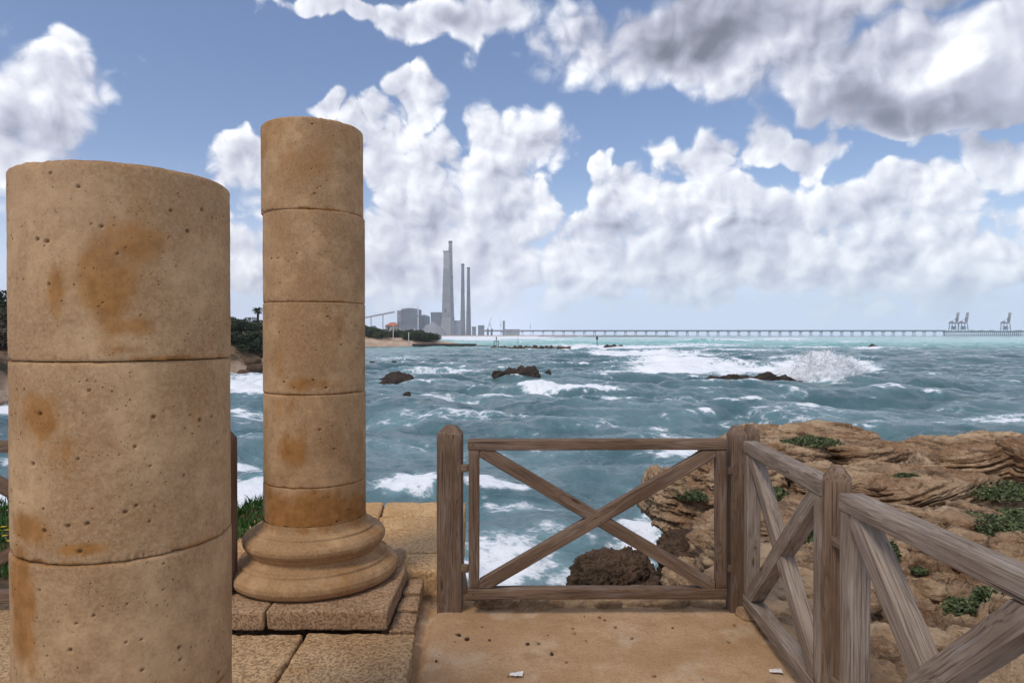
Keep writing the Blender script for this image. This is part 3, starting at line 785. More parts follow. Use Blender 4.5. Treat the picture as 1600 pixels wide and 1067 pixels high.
def base_height(X, Y):
    num = 0; den = 0
    for (a, b, z) in cx_:
        w = 1 / ((X - a) ** 2 + (Y - b) ** 2 + .06) ** 1.6
        num = num + w * z; den = den + w
    H = num / den
    flat = smooth(1.75, 1.35, X)           # path, platform and planted bed side
    return H * (1 - flat) + (-.045) * flat
def ground_z(X, Y):
    P = np.stack([X, Y, np.zeros_like(X)], 1)
    H = base_height(X, Y)
    right = smooth(1.45, 2.1, X)
    sd = sdist(X, Y, COAST) + .28 * fbm(P, .9, 4, .55, 3) * right
    amp = right * smooth(.0, .4, sd)
    H = H + amp * (.20 * fbm(P, .75, 3, .5, 5) + .09 * fbm(P, 2.2, 4, .6, 6))
    sb = (H + .12 * P[:, 0] * .6 - .06 * P[:, 1] + .05 * fbm(P, .7, 3, .5, 8)) / .13
    H = H + amp * .13 * .65 * (np.floor(sb) + smooth(.55, 1.0, sb - np.floor(sb)) - sb)
    s2 = (H + .42 * X - .30 * Y + .35 * fbm(P, .8, 3, .55, 18)) / .16
    f2_ = s2 - np.floor(s2); wk = smooth(-.15, .3, fbm(P, .55, 3, .5, 19))
    H = H + amp * wk * .15 * (_rnd1[np.floor(s2).astype(int) & 4095] - .5 - .7 * np.exp(-(np.minimum(f2_, 1 - f2_) / .16) ** 2))
    H = H - amp * .55 * np.exp(-((X - 8.0) / 2.2) ** 2 - ((Y - 12.3) / .95) ** 2)
    H = H - amp * (.20 * smooth(6.8, 8.2, Y) + .42 * smooth(9.2, 11.2, Y))
    H = H + amp * (.10 * fbm(P, 6, 4, .62, 7, ridged=True) + .03 * fbm(P, 19, 4, .7, 9)) + (1 - right) * .008 * fbm(P, 5, 3, .5, 9)
    drop = smooth(.12, -.55, sd)
    return H * (1 - drop) + (SEA - .9) * drop, sd, right
na, nr = 620, 560
A_ = np.radians(np.concatenate([np.linspace(-80, 22, 150), np.linspace(22.3, 62, na - 150)])); R_ = np.exp(np.linspace(math.log(1.2), math.log(42), nr))
AA, RR = np.meshgrid(A_, R_, indexing='ij'); X = (RR * np.sin(AA)).ravel(); Y = (RR * np.cos(AA)).ravel()
Z, sd, rt = ground_z(X, Y)
P = np.stack([X, Y, Z], 1)
k = (rt * (.4 + .6 * smooth(-.6, .1, sd)) * (1 + 2.5 * smooth(.1, -.1, sd) * smooth(-.7, -.4, sd)))[:, None]
P[:, :2] += (k * .10) * np.stack([fbm(P, 3.2, 4, .6, 21), fbm(P, 3.2, 4, .6, 23)], 1)
shore = obj('rocky_shore', P, grid_faces(na, nr)[:, ::-1], M['rock'], None, True)
tag(shore, kind='structure')
def ground_at(x, y):
    return float(ground_z(np.array([x], float), np.array([y], float))[0][0])

# sandy path
M['sand'], g, b = new_mat('path_sand', .95, .1)
P_ = geo_pos(g)
c = g.mix(g.mapr(g.noise(P_, 1.4, 5, .6), .35, .65), (.41, .245, .122), (.54, .350, .198))
c = g.mix(g.mapr(g.noise(P_, 60, 4, .7), .45, .7, 0, .5), c, (.26, .15, .075))
c = g.mix(g.mapr(g.noise(P_, 4, 4, .65), .50, .72, 0, .6), c, (.58, .44, .30))
c = g.mix(g.m('MULTIPLY', g.mapr(g.noise(P_, 130, 3, .8), .56, .68), .6), c, (.15, .085, .045))
c = g.mix(g.mapr(g.noise(P_, 2.3, 6, .7), .56, .66, 0, .5), c, (.30, .17, .085))
g.put(b.inputs['Base Color'], c); bump(g, b, g.m('ADD', g.noise(P_, 45, 6, .7), g.m('MULTIPLY', g.noise(P_, 240, 2, .6), .4)), .012, .8)
nx, ny = 230, 330
XX, YY = np.meshgrid(np.linspace(-.70, 1.95, nx), np.linspace(.6, 4.62, ny), indexing='ij'); X = XX.ravel(); Y = YY.ravel()
P = np.stack([X, Y, X * 0], 1)
edge = 3.93 - .10 * np.exp(-((X - .62) / .28) ** 2) * -1 + .05 * fbm(P, 3, 4, .6, 31) - .10 * smooth(.9, 1.3, X)
Z = .010 * fbm(P, 1.6, 3, .5, 32) + .004 * fbm(P, 9, 4, .6, 33) + .0015 * fbm(P, 40, 3, .6, 34)
Z = Z + .006 * fbm(P, 14, 3, .55, 36) - .009 * np.clip(fbm(P, 5.5, 2, .5, 37) - .25, 0, 1)
Z = Z - .06 * smooth(0, .35, Y - edge - .05) - .18 * smooth(4.28, 4.5, Y)
Z = Z - .10 * smooth(1.22, 1.75, X + .04 * fbm(P, 4, 3, .6, 35)) + .012 * smooth(.9, 1.25, X) * smooth(3.3, 3.9, Y)
Z = Z - .03 * np.exp(-((X + .47) / .03) ** 2)
P[:, 2] = Z
tag(obj('path', P, grid_faces(nx, ny), M['sand'], None, True), kind='structure')

# stones that edge the path and lie on the slope
rr = random.Random(5)
stone_meshes = []
def stone(c, half, rot, seed, mat, label, group, n=14, power=2.6, lump=.42, fine=.012):
    w, F = make_rock(c, half, rot=rot, seed=seed, n=n, bed=.05, bedamp=.008, lump=lump, fine=fine, power=power)
    return tag(obj('stone', w, F, mat, None, True, loc=tuple(c)), label, 'stone', group)
ES = 'rounded tan stones that edge the path behind the gate'
x = -.22
while x < 1.75:
    w_ = rr.uniform(.07, .16)
    yy = 4.05 + .04 * rr.uniform(-1, 1) - (.12 if x > 1.2 else 0)
    stone((x + w_, yy, -.012 + rr.uniform(-.01, .01)), (w_, rr.uniform(.05, .08), rr.uniform(.035, .055)), rr.uniform(-.3, .3), rr.random() * 50, M['rubble'], 'rounded tan stone bedded in the edge of the path behind the gate', ES, n=16)
    for dy_ in (.12, .23): stone((x + w_ * rr.uniform(.4, 1.4), yy + dy_, -.020 - dy_ * .15), (w_ * .8, rr.uniform(.05, .08), .045), rr.uniform(-.5, .5), rr.random() * 50, M['rubble'], 'rounded tan stone bedded in the edge of the path behind the gate', ES, n=12)
    x += w_ * 1.75
SS = 'pale rounded stones on the slope beyond the side fence'
k = 0
while k < 46:
    y = rr.uniform(2.0, 4.7); x = 1.42 + rr.random() ** 1.3 * .75 + (.10 if y < 3.6 else 0)
    w_ = rr.uniform(.07, .17)
    stone((x, y, ground_at(x, y) + .02), (w_, w_ * rr.uniform(.6, .95), w_ * rr.uniform(.35, .55)), rr.uniform(0, 3), rr.random() * 90, M['rubble'], 'pale rounded stone on the slope just beyond the side fence', SS, n=18, fine=.015)
    k += 1
PB = 'small pebbles lying on the sandy path'
for k in range(46):
    x, y = rr.uniform(-.40, 1.25), rr.uniform(2.6, 3.95); w_ = rr.uniform(.004, .011)
    stone((x, y, w_ * .3 + .004), (w_, w_ * .8, w_ * .6), rr.uniform(0, 3), rr.random() * 60, M['rubble'] if k % 3 else M['rock_dark'], 'small loose pebble on the sandy path in front of the gate', PB, n=5, fine=.001)
RS = 'rough brown stones strewn over the slope'
k = 0
while k < 85:
    y = rr.uniform(2.6, 6.6); x = rr.uniform(.42, .85) * y + .2
    if x < 2.0: continue
    w_ = rr.uniform(.025, .10) * (1.6 if rr.random() < .12 else 1)
    stone((x, y, ground_at(x, y) + w_ * .25), (w_, w_ * rr.uniform(.6, .95), w_ * rr.uniform(.5, .8)), rr.uniform(0, 3), rr.random() * 90, M['rock'] if rr.random() < .65 else M['rubble'], 'rough brown stone lying loose on the slope right of the side fence', RS, n=11, fine=.03, power=3.2)
    k += 1

# the bedded sandstone ledges and boulders
def led(px, py, Y, half, label, mat='rock', rot=0, **kw):
    c = at(px, py, Y)
    return rock('rock_ledge', (c.x, c.y, c.z), half, M[mat], label, 'rock', None, rot=rot, **kw)
led(1262, 684, 12.5, (1.12, .9, .20), 'long flat rock ledge at the top of the shore, right behind the gate posts', n=130, bed=.08, bedamp=.22, dip=(.10,-.05), seed=1.1, lump=.25, fine=.07)
led(1330, 702, 11.6, (.62, .8, .15), 'flat tilted slab that juts out over the water below the top ledge', n=80, bed=.06, bedamp=.15, dip=(-.10,.03), seed=2.3, rot=.2, fine=.045, power=4)
led(1205, 712, 11.0, (.75, .8, .26), 'weathered brown ledge behind the right gate post', n=80, bed=.08, bedamp=.2, dip=(.1,.1), seed=3.7, fine=.08)
led(1578, 722, 14.6, (2.0, 1.1, .42), 'long dark bedded rock bank farthest right, with shade beneath it', n=160, bed=.10, bedamp=.32, dip=(-.22,-.05), seed=4.2, rot=-.12, lump=.22, fine=.09)
led(1690, 730, 13.6, (1.4, 1.2, .5), 'bedded rock bank running out of the picture on the right', n=70, bed=.09, bedamp=.3, seed=4.9)
led(1425, 770, 8.3, (.80, .78, .27), 'grooved tilted rock ledge in the middle of the slope, above the earth bank', n=170, bed=.06, bedamp=.16, dip=(-.30,.10), seed=5.5, rot=.25, power=4, lump=.2, fine=.05)
led(1330, 760, 9.0, (.6, .7, .2), 'smaller grooved ledge left of the middle one, behind the pointed fence post', n=80, bed=.05, bedamp=.13, dip=(-.3,.1), seed=6.1, fine=.05)
led(1582, 830, 7.2, (.42, .5, .16), 'broken pale ledge under the green shrubs at the right edge', n=70, bed=.05, bedamp=.12, dip=(-.4,0), seed=6.9, fine=.05)
led(1580, 872, 5.9, (.30, .35, .12), 'low broken ledge at the right edge above the loose stones', n=60, bed=.045, bedamp=.10, dip=(-.3,0), seed=7.9, fine=.05)
led(1098, 778, 10.4, (.86, .9, .34), 'rugged overhanging brown rock seen through the gate, above the water', n=110, bed=.10, bedamp=.24, dip=(.25,.1), seed=8.4, lump=.45, fine=.11)
led(1150, 745, 10.2, (.58, .7, .30), 'knobbly upper part rock behind the right side of the gate', n=80, bed=.10, bedamp=.16, dip=(.2,.1), seed=9.3, lump=.5, fine=.12)
led(955, 925, 9.0, (.50, .5, .42), 'dark wet boulder at the water, seen through the gate', 'rock_dark', n=90, bed=.12, bedamp=.015, seed=10.4, lump=.45, fine=.14, power=2.6)
led(1083, 880, 9.3, (.38, .6, .40), 'dark wet rock in the recess under the overhang, seen through the gate', 'rock_dark', n=70, bed=.12, bedamp=.02, seed=11.4, lump=.5, fine=.12, power=2.6)
led(1100, 925, 7.4, (.34, .5, .28), 'tan boulder behind the lower right corner of the gate', n=70, bed=.10, bedamp=.05, seed=12.4, lump=.45, fine=.08, power=2.6)
led(1170, 880, 7.0, (.42, .6, .45), 'brown rock right behind the right gate post', n=70, bed=.10, bedamp=.1, seed=13.4, lump=.4, fine=.1)
led(1215, 835, 7.6, (.42, .6, .34), 'brown rock seen through the side fence panel', n=70, bed=.08, bedamp=.14, seed=14.4, lump=.4, fine=.09)

# broken plates of the bedded sandstone, heaped between the ledges
PLT = 'broken sandstone plates between the ledges'
k = 0
while k < 75:
    y = rr.uniform(5.6, 12.6); u_ = rr.uniform(.30, .84); x = u_ * y
    if sdist(np.array([x]), np.array([y]), COAST)[0] < .25 or x < 2.4: continue
    w_ = rr.uniform(.14, .42) * (.6 + y / 20)
    z_ = ground_at(x, y)
    w, F = make_rock((x, y, z_ + w_ * .10), (w_, w_ * rr.uniform(.5, .9), w_ * rr.uniform(.13, .26)), rot=rr.uniform(-.6, .6), seed=rr.random() * 90, n=26, bed=.035, bedamp=.05, dip=(0, 0), power=5, lump=.35, fine=.022)
    c0 = np.array((x, y, z_ + w_ * .10)); q = w - c0; ta, tb = rr.uniform(-.42, .05), rr.uniform(-.15, .3)
    q[:, 2] += q[:, 0] * ta + q[:, 1] * tb
    tag(obj('rock_plate', q + c0, F, M['rock'] if rr.random() < .75 else M['rubble'], None, True, loc=tuple(c0)), 'tilted broken sandstone plate lying between the ledges of the rocky shore', 'rock', PLT)
    k += 1

# low plants on the rocks
leafg = plain('shrub_leaves', (.085, .105, .042), .65, .6, 14)
leafb = plain('succulent_leaves', (.045, .105, .020), .45, .5, 10)
def leaf_quads(centres, size, rs, up=.5, aspect=2.0, bend=True):
    n = len(centres)
    d = rs.normal(size=(n, 3)); d[:, 2] = np.abs(d[:, 2]) * up + .1 * up; d /= np.linalg.norm(d, axis=1)[:, None]
    s = np.cross(d, rs.normal(size=(n, 3))); s /= np.linalg.norm(s, axis=1)[:, None]
    L = (size * rs.uniform(.6, 1.3, n))[:, None]
    a = centres - d * L / 2; b_ = centres + d * L / 2; w = s * L / aspect / 2
    V = np.stack([a, centres - w, b_, centres + w], 1).reshape(-1, 3)
    return V, np.arange(4 * n).reshape(-1, 4)
bpy.context.view_layer.update()
_dg = bpy.context.evaluated_depsgraph_get()
def on_ground(px, py, Y):
    p = at(px, py, Y); e = Vector((0, 0, EYE)); d = (p - e).normalized()
    hit, loc, *_ = SC.ray_cast(_dg, e + d * 5.0, d, distance=16)
    return loc if hit else p
def low_plant(c, r, h, n, label, seed, mat=leafg, size=.03, name='shrub', group='green plants on the rocks', cat='plant'):
    rs = np.random.RandomState(seed)
    t = rs.normal(size=(n, 3)); t /= np.linalg.norm(t, axis=1)[:, None]; t *= (rs.rand(n, 1) ** .35)
    t[:, 2] = np.abs(t[:, 2])
    blob = 1 + .5 * fbm(t * 1.0, 1.7, 2, .5, seed)
    q = t * np.array([r[0], r[1], h]) * blob[:, None] + np.array(c)
    V, F = leaf_quads(q, size, rs)
    return tag(obj(name, V, F, mat, None, False, loc=tuple(c)), label, cat, group)
for (px, py, Y, rx, h, lab) in [(1268,690,12.0,.42,.10,'low green plant on the top ledge behind the side fence'),(1215,778,8.6,.16,.14,'small green plant on brown rock seen through the side fence'),
        (1570,768,9.4,.50,.12,'green plant on the slope at the right edge below the dark rock bank'),(1548,825,7.4,.44,.14,'wide green shrub at the right edge in the middle of the slope'),
        (1600,815,7.6,.35,.14,'green shrub cut by the right edge of the picture'),(1391,866,6.0,.09,.12,'dark green tuft against the earth bank'),(1270,845,6.3,.13,.14,'green plant behind the brace of the side fence'),
        (1507,952,4.9,.12,.08,'small green plant among loose stones'),(1549,938,5.0,.11,.10,'green tuft just right of another among loose stones'),(1441,893,5.6,.06,.04,'tiny green tuft on the earth bank'),
        (1082,776,9.6,.20,.10,'green tuft on the rugged rock seen through the gate'),(1420,745,9.6,.12,.04,'thin green tuft on top of the grooved ledge')]:
    c = on_ground(px, py, Y)
    low_plant((c.x, c.y, c.z - h * .25), (rx, rx * .9), h, int(900 + 6000 * rx), lab, int(px), size=.035 if Y < 7 else .045)

# ice plant bed on the left, one carpet of upright finger leaves
rs = np.random.RandomState(12); n = 16000
x = rs.uniform(-7.5, -1.38, n); y = rs.uniform(4.55, 6.1, n)
hh = .02 + .20 * smooth(-.25, .35, fbm(np.stack([x, y, x * 0], 1), 2.0, 3, .5, 3)) * smooth(0, .35, 6.15 - y) * smooth(0, .3, y - 4.5)
base = np.stack([x, y, hh * 1.0 + rs.uniform(-.06, .0, n)], 1)
d = rs.normal(size=(n, 3)) * [.45, .45, .2]; d[:, 2] += 1; d /= np.linalg.norm(d, axis=1)[:, None]
L = rs.uniform(.06, .11, n)[:, None]; s = np.cross(d, rs.normal(size=(n, 3))); s /= np.linalg.norm(s, axis=1)[:, None]; t = np.cross(d, s)
wv = .0075
V = np.stack([base + s * wv, base - s * wv * .5 + t * wv * .87, base - s * wv * .5 - t * wv * .87, base + d * L], 1).reshape(-1, 3)
i4 = np.arange(n)[:, None] * 4
F = np.concatenate([i4 + [0, 1, 3], i4 + [1, 2, 3], i4 + [2, 0, 3]])
tag(obj('ground_cover', V, F, leafb, None, False), 'carpet of fleshy green finger leaves behind the columns', 'ground cover', kind='stuff')
mb = MB()
soil = plain('bed_soil', (.09, .06, .035), .95, .4, 6)
nx, ny = 120, 50
XX, YY = np.meshgrid(np.linspace(-8, -1.36, nx), np.linspace(4.40, 6.2, ny), indexing='ij'); X = XX.ravel(); Y = YY.ravel()
Z = -.04 + .20 * smooth(-.25, .35, fbm(np.stack([X, Y, X * 0], 1), 2.0, 3, .5, 3)) * smooth(0, .35, 6.15 - Y) * smooth(0, .3, Y - 4.5)
tag(obj('planting_bed', np.stack([X, Y, Z], 1), grid_faces(nx, ny), soil, None, True), kind='structure')
yel = plain('yellow_petals', (.75, .50, .03), .6, .2, 10)
for k, (px, py) in enumerate([(3, 824), (9, 829), (5, 838), (-6, 830), (12, 846)]):
    c = at(px, py, 4.75); mb = MB()
    rs = random.Random(k)
    for q in range(12):
        a = 2 * math.pi * q / 12; a2 = a + .2
        tip = Vector((math.cos(a) * .022, math.sin(a) * .022, .004)); 
        mb.add([c, c + Vector((math.cos(a2) * .013, math.sin(a2) * .013, .004)), c + tip, c + Vector((math.cos(a - .2) * .013, math.sin(a - .2) * .013, .004))], [(0, 1, 2, 3)])
    mb.lathe(c.x, c.y, [(.006, c.z), (.007, c.z + .004), (.002, c.z + .007)], 8)
    tag(mb.build('flower', yel, loc=tuple(c)), 'small yellow flower among the fleshy leaves at the far left edge', 'flower', 'yellow flowers at the left edge')
# a scrap of white litter and a few dry bits on the sand
lit = plain('pale_paper', (.70, .66, .62), .8, .1, 20)
for k, (px, py, Y_, lab) in enumerate([(807, 1054, 3.19, 'small scrap of white litter on the sandy path near the bottom edge'), (1214, 1049, 3.22, 'scrap of white litter on the sand at the foot of the side fence')]):
    c = at(px, py, Y_); c.z = .012
    rs = np.random.RandomState(k + 2); nx = 10
    a, b_ = np.meshgrid(np.linspace(-1, 1, nx), np.linspace(-1, 1, nx), indexing='ij'); a = a.ravel(); b_ = b_.ravel()
    V = np.stack([c.x + a * .030 + .006 * b_ * rs.rand(), c.y + b_ * .018 * (1 + .3 * a), c.z + .007 * fbm(np.stack([a, b_, a * 0], 1), 1.3, 3, .6, k + 4)], 1)
    tag(obj('litter', V, grid_faces(nx, nx), lit, None, True, loc=tuple(c)), lab, 'litter')

# ================================================================ the sea
def ocean_tile(N, L, lam, std, wdir, seed, chop=1.0):
    r = np.random.RandomState(seed)
    k1 = 2 * math.pi * np.fft.fftfreq(N, L / N); KX, KY = np.meshgrid(k1, k1, indexing='ij')
    K = np.hypot(KX, KY); K[0, 0] = 1
    kp = 2 * math.pi / lam; w = np.array(wdir, float); w /= np.linalg.norm(w)
    cosf = (KX * w[0] + KY * w[1]) / K
    S = np.exp(-1.1 * (kp / K) ** 2) / K ** 4 * (np.abs(cosf) ** 3 + .05) * np.where(cosf < 0, .25, 1) * np.exp(-(K * L / N * .6) ** 2); S[0, 0] = 0
    h = (r.normal(size=(N, N)) + 1j * r.normal(size=(N, N))) * np.sqrt(S)
    H = np.fft.ifft2(h).real; sc = std / H.std(); H *= sc
    DX = np.fft.ifft2(-1j * KX / K * h).real * sc * chop; DY = np.fft.ifft2(-1j * KY / K * h).real * sc * chop
    J = np.fft.ifft2(K * h).real * sc
    return dict(N=N, L=L, H=H, DX=DX, DY=DY, J=J / J.std())
def samp(T, f, x, y):
    N = T['N']; u = (x / T['L'] * N) % N; v = (y / T['L'] * N) % N
    i = np.floor(u).astype(int); j = np.floor(v).astype(int); a = u - i; b = v - j; i %= N; j %= N; i2 = (i + 1) % N; j2 = (j + 1) % N; F = T[f]
    return F[i, j] * (1-a) * (1-b) + F[i2, j] * a * (1-b) + F[i, j2] * (1-a) * b + F[i2, j2] * a * b
T1 = ocean_tile(512, 170.0, 14.0, .25, (-.35, -1), 4, 1.25)
T2 = ocean_tile(512, 43.0, 3.4, .068, (-.5, -1), 9, 1.1)
T3 = ocean_tile(256, 9.0, 1.0, .012, (-.2, -1), 19, 1.0)
# foam patches seen on the water (picture x, y, half width, half height, strength)
FOAM = [(1010,556,130,4,.8),(1060,570,90,6,.95),(1110,579,140,6,.95),(1000,582,70,4,.8),(1200,583,90,6,.9),(1290,578,85,18,1.1),(1240,560,60,4,.6),(920,545,50,7,.9),(1000,543,120,2.5,.8),(1150,548,120,2,.6),
        (840,612,28,8,1.1),(900,614,70,3,.95),(780,622,40,4,.6),(700,628,60,3,.5),(960,620,60,2,.4),(1100,540,90,2,.6),(640,600,60,4,.5),(700,580,90,5,.45),(620,560,60,4,.4),
        (745,526,70,5.5,1.3),(700,521,30,3,1.2),(820,527,50,3,.9),(870,530,40,2,.6),(1120,532,60,3,1.0),(1220,530,50,2.5,.9),(1000,528,100,1.2,.5),(1330,534,30,1,.7),(880,540,80,2,.5),(1380,545,60,1.5,.7),(1250,543,80,1.5,.6),
        (640,770,60,16,1.0),(610,778,40,10,.8),(770,770,50,12,.55),(800,800,60,12,.45),(790,880,70,36,.72),(760,905,60,30,.8),(880,905,60,24,.6),(850,845,60,14,.4),(1000,830,50,18,.62),(1040,810,40,22,.7),(980,870,50,22,.75),(1070,700,60,14,.6),
        (392,792,50,24,1.0),(370,735,34,9,.7),(395,605,70,20,.75),(375,650,50,16,.5),(405,690,40,8,.35),(385,757,20,8,.5),(5,640,20,8,.9),(5,800,40,20,1.0),(5,720,30,10,.5),
        (1350,640,140,4,.3),(980,665,120,6,.35),(700,650,120,8,.4),(860,700,120,8,.25),(1240,660,160,10,.35),(1450,590,80,3,.25),(640,690,90,10,.3),(1560,655,80,10,.5),(1330,690,60,12,.5)]
RIDGE = [(1075,606,150,.25,1.3),(835,615,50,.75,1.6),(910,617,80,.30,1.2),(700,783,70,.22,.5),(650,778,80,.26,.45),(1470,607,60,.85,1.6),(1430,607,40,.4,1.3),(930,553,70,.9,3.5),(1010,566,90,.7,3),(1140,574,110,.55,3),(1050,553,50,.8,4),
         (920,745,50,.22,.7),(1030,690,80,.2,.9),(900,560,50,.6,3),(1390,590,45,.7,2.0),(1290,588,75,.5,1.6),(1090,625,60,.5,1.2),(885,640,70,.4,1.0),(1110,535,60,1.4,10),(745,527,60,1.2,12),(1220,532,60,1.1,10)]
na, nr = 1000, 1150
A_ = np.radians(np.concatenate([np.linspace(-66, -38.5, 60)[:-1], np.linspace(-38.5, 38.5, na - 120), np.linspace(38.5, 66, 62)[1:]]))
na = len(A_)
R_ = np.exp(np.concatenate([np.linspace(math.log(4.0), math.log(400), nr - 170), np.linspace(math.log(400), math.log(7000), 171)[1:]])); nr = len(R_)
AA, RR = np.meshgrid(A_, R_, indexing='ij'); X = (RR * np.sin(AA)).ravel(); Y = (RR * np.cos(AA)).ravel(); R = RR.ravel()
X0, Y0 = X.copy(), Y.copy()
calm = (.50 + .50 * smooth(14, 45, R)) * (.5 + .5 * smooth(-34, -10, X))
f1 = (1 - .85 * smooth(250, 900, R)) * calm; f2 = (1 - smooth(90, 260, R)) * calm ** .5; f3 = 1 - smooth(25, 60, R)
c3, s3 = math.cos(.6), math.sin(.6); xr, yr = X0 * c3 - Y0 * s3, X0 * s3 + Y0 * c3
Z = SEA + f1 * samp(T1, 'H', X0, Y0) + f2 * samp(T2, 'H', xr, yr) + f3 * samp(T3, 'H', X0, Y0)
dx1 = samp(T1, 'DX', X0, Y0) * f1; dy1 = samp(T1, 'DY', X0, Y0) * f1
dx2 = samp(T2, 'DX', xr, yr) * f2; dy2 = samp(T2, 'DY', xr, yr) * f2
X = X + dx1 + dx2 * c3 + dy2 * s3; Y = Y + dy1 - dx2 * s3 + dy2 * c3
J = samp(T1, 'J', X0, Y0) * f1 + .6 * samp(T2, 'J', xr, yr) * f2
PX = 800 + FPX * X0 / np.maximum(Y0, .5); PY = HZ + FPX * (EYE - SEA) / np.maximum(Y0, .5)
P0n = np.stack([X0, Y0, X0 * 0], 1)
wob = fbm(P0n, .09, 3, .55, 41); wob2 = fbm(P0n, .5, 4, .6, 43); wob3 = fbm(P0n, 1.5, 4, .65, 45) * smooth(60, 30, R)
for (px, py, hw, hgt, wy) in RIDGE:
    Yc = FPX * 4.0 / (py - HZ); xc = (px - 800) / FPX * Yc; wx = hw / FPX * Yc
    q = (Y0 - Yc - .25 * wx * wob * 2 - .12 * (X0 - xc)) / wy
    q = np.where(q > 0, q / 2.2, q)
    Z = Z + hgt * np.exp(-((X0 - xc) / wx) ** 2 - q ** 2) * (1 + .5 * wob2)
foam = np.zeros(len(X))
for (px, py, rx, ry, w) in FOAM:
    d = np.sqrt(((PX - px) / rx) ** 2 + ((PY - py) / ry) ** 2)
    foam = np.maximum(foam, w * smooth(1.6, .25, d + .5 * wob2 + .3 * wob + .75 * wob3))
foam = np.maximum(foam, .95 * smooth(2.9, 4.2, J + .6 * wob))
foam = np.maximum(foam, .50 * smooth(1.5, 3.4, J + .8 * wob2) )
sdc = sdist(X0, Y0, COAST)
near = R < 60
foam[near] = np.maximum(foam[near], .8 * smooth(-1.6, -.2, sdc[near] + .5 * wob2[near]))
foam = np.clip(foam + .34 * smooth(-.1, .5, wob2 + .5 * wob) * smooth(200, 40, R), 0, 1.2)
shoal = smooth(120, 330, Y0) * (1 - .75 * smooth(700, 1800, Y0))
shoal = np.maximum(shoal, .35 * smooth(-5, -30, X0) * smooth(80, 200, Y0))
M['sea'], g, b = new_mat('sea_water', .12, .5)
P_ = geo_pos(g)
fa = g.node('ShaderNodeAttribute'); fa.attribute_name = 'foam'; fo = fa.outputs['Fac']
sa = g.node('ShaderNodeAttribute'); sa.attribute_name = 'shoal'; sh = sa.outputs['Fac']
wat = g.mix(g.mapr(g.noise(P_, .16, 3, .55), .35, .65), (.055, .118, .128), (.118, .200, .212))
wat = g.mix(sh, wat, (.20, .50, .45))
pw = g.vm('ADD', P_, g.vm('SCALE', g.noise(P_, .9, 3, .6, out=1), s=.9))
l1 = g.mapr(g.voro(pw, 1.15, 'DISTANCE_TO_EDGE', detail=2, rough=.6), .0, .22, 1, 0, 'LINEAR')
l2 = g.mapr(g.voro(pw, 4.5, 'DISTANCE_TO_EDGE', detail=1, rough=.6), .0, .30, 1, 0, 'LINEAR')
fn = g.noise(P_, .8, 7, .68)
lace = g.m('ADD', g.m('ADD', g.m('MULTIPLY', l1, .33), g.m('MULTIPLY', l2, .17)), g.m('MULTIPLY', g.m('SUBTRACT', fn, .5), 1.3))
fm = g.mapr(g.m('ADD', fo, lace), .68, 1.02)
fm = g.m('MULTIPLY', fm, g.mapr(fo, .05, .35))
veil = g.m('MULTIPLY', g.mapr(fo, .05, .75), .45)      # aerated water between the flecks, and pale sheen painted into the colour
wat = g.mix(veil, wat, (.30, .50, .54))
g.put(b.inputs['Base Color'], g.mix(fm, wat, (.84, .86, .88)))
g.put(b.inputs['Roughness'], g.mapr(fm, 0, 1, .16, .75)); b.inputs['IOR'].default_value = 1.33
hn = g.m('ADD', g.m('MULTIPLY', g.noise(g.vm('MULTIPLY', P_, (1, 1.6, 1)), 1.6, 5, .62), 1.0), g.m('MULTIPLY', g.noise(P_, 9, 4, .6), .12))
hn = g.m('ADD', hn, g.m('MULTIPLY', g.m('MULTIPLY', fm, g.noise(P_, 6, 5, .7)), .5))
bump(g, b, hn, .16, .75)
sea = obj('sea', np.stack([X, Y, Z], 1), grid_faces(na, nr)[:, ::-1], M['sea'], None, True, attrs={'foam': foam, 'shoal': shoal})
tag(sea, kind='structure')

# ================================================================ rocks standing in the sea
def seapt(px, py):
    Y = FPX * (EYE - SEA) / (py - HZ); return ((px - 800) / FPX * Y, Y)
def srock(px, pyb, wpx, hpx, label, seed, power=2.4, mat='rock_sea', deep=.7, group=None, n=50, **kw):
    x, y = seapt(px, pyb); w = wpx * .88 / FPX * y / 2; h = hpx * .88 / FPX * y
    kw.setdefault('fine', .22 * h + .03); kw.setdefault('bed', .25); kw.setdefault('bedamp', .12 * h); kw.setdefault('lump', .7)
    return rock('sea_rock', (x, y, SEA + .12), (w * .92, max(w * deep, h * .5), h * 1.0 + .1), M[mat], label, 'rock', group, seed=seed, power=power, n=n, **kw)
srock(800, 591, 62, 8, 'dark jagged rock at the left end of the widest group in the bay', 1.3)
srock(822, 592, 50, 13, 'highest dark rounded rock in the sea, middle of the bay', 2.2)
srock(778, 592, 20, 10, 'small pointed dark rock just left of the highest sea rock', 3.7, n=30)
srock(856, 589, 12, 6, 'tiny dark rock just right of the highest sea rock', 4.1, n=24)
srock(620, 597, 66, 8, 'low wide dark rock in the water right of the taller column', 5.5)
srock(608, 603, 40, 3, 'thin dark reef just below the low wide rock', 6.5, n=24)
srock(583, 572.5, 18, 5, 'small dark rock far out right beside the taller column', 7.1, n=24)
srock(600, 572.5, 13, 3.5, 'smallest middle rock of the far row beside the taller column', 8.4, n=20)
srock(615, 573, 13, 6, 'knobby dark rock at the right of the far row beside the taller column', 9.9, n=24)
srock(643, 574, 7, 2.5, 'speck of dark rock alone right of the far row', 10.2, n=16)
srock(635, 629, 15, 10, 'small leaning dark rock alone in the bay, nearest of the sea rocks', 11.8, n=30)
srock(1180, 597, 190, 3.5, 'long flat reef below the breaking wave', 12.6, power=4, deep=.12, n=90, lump=.5, fine=.16)
srock(1262, 596, 46, 7, 'raised right end of the flat reef beside the splash', 13.9, power=3, deep=.5)
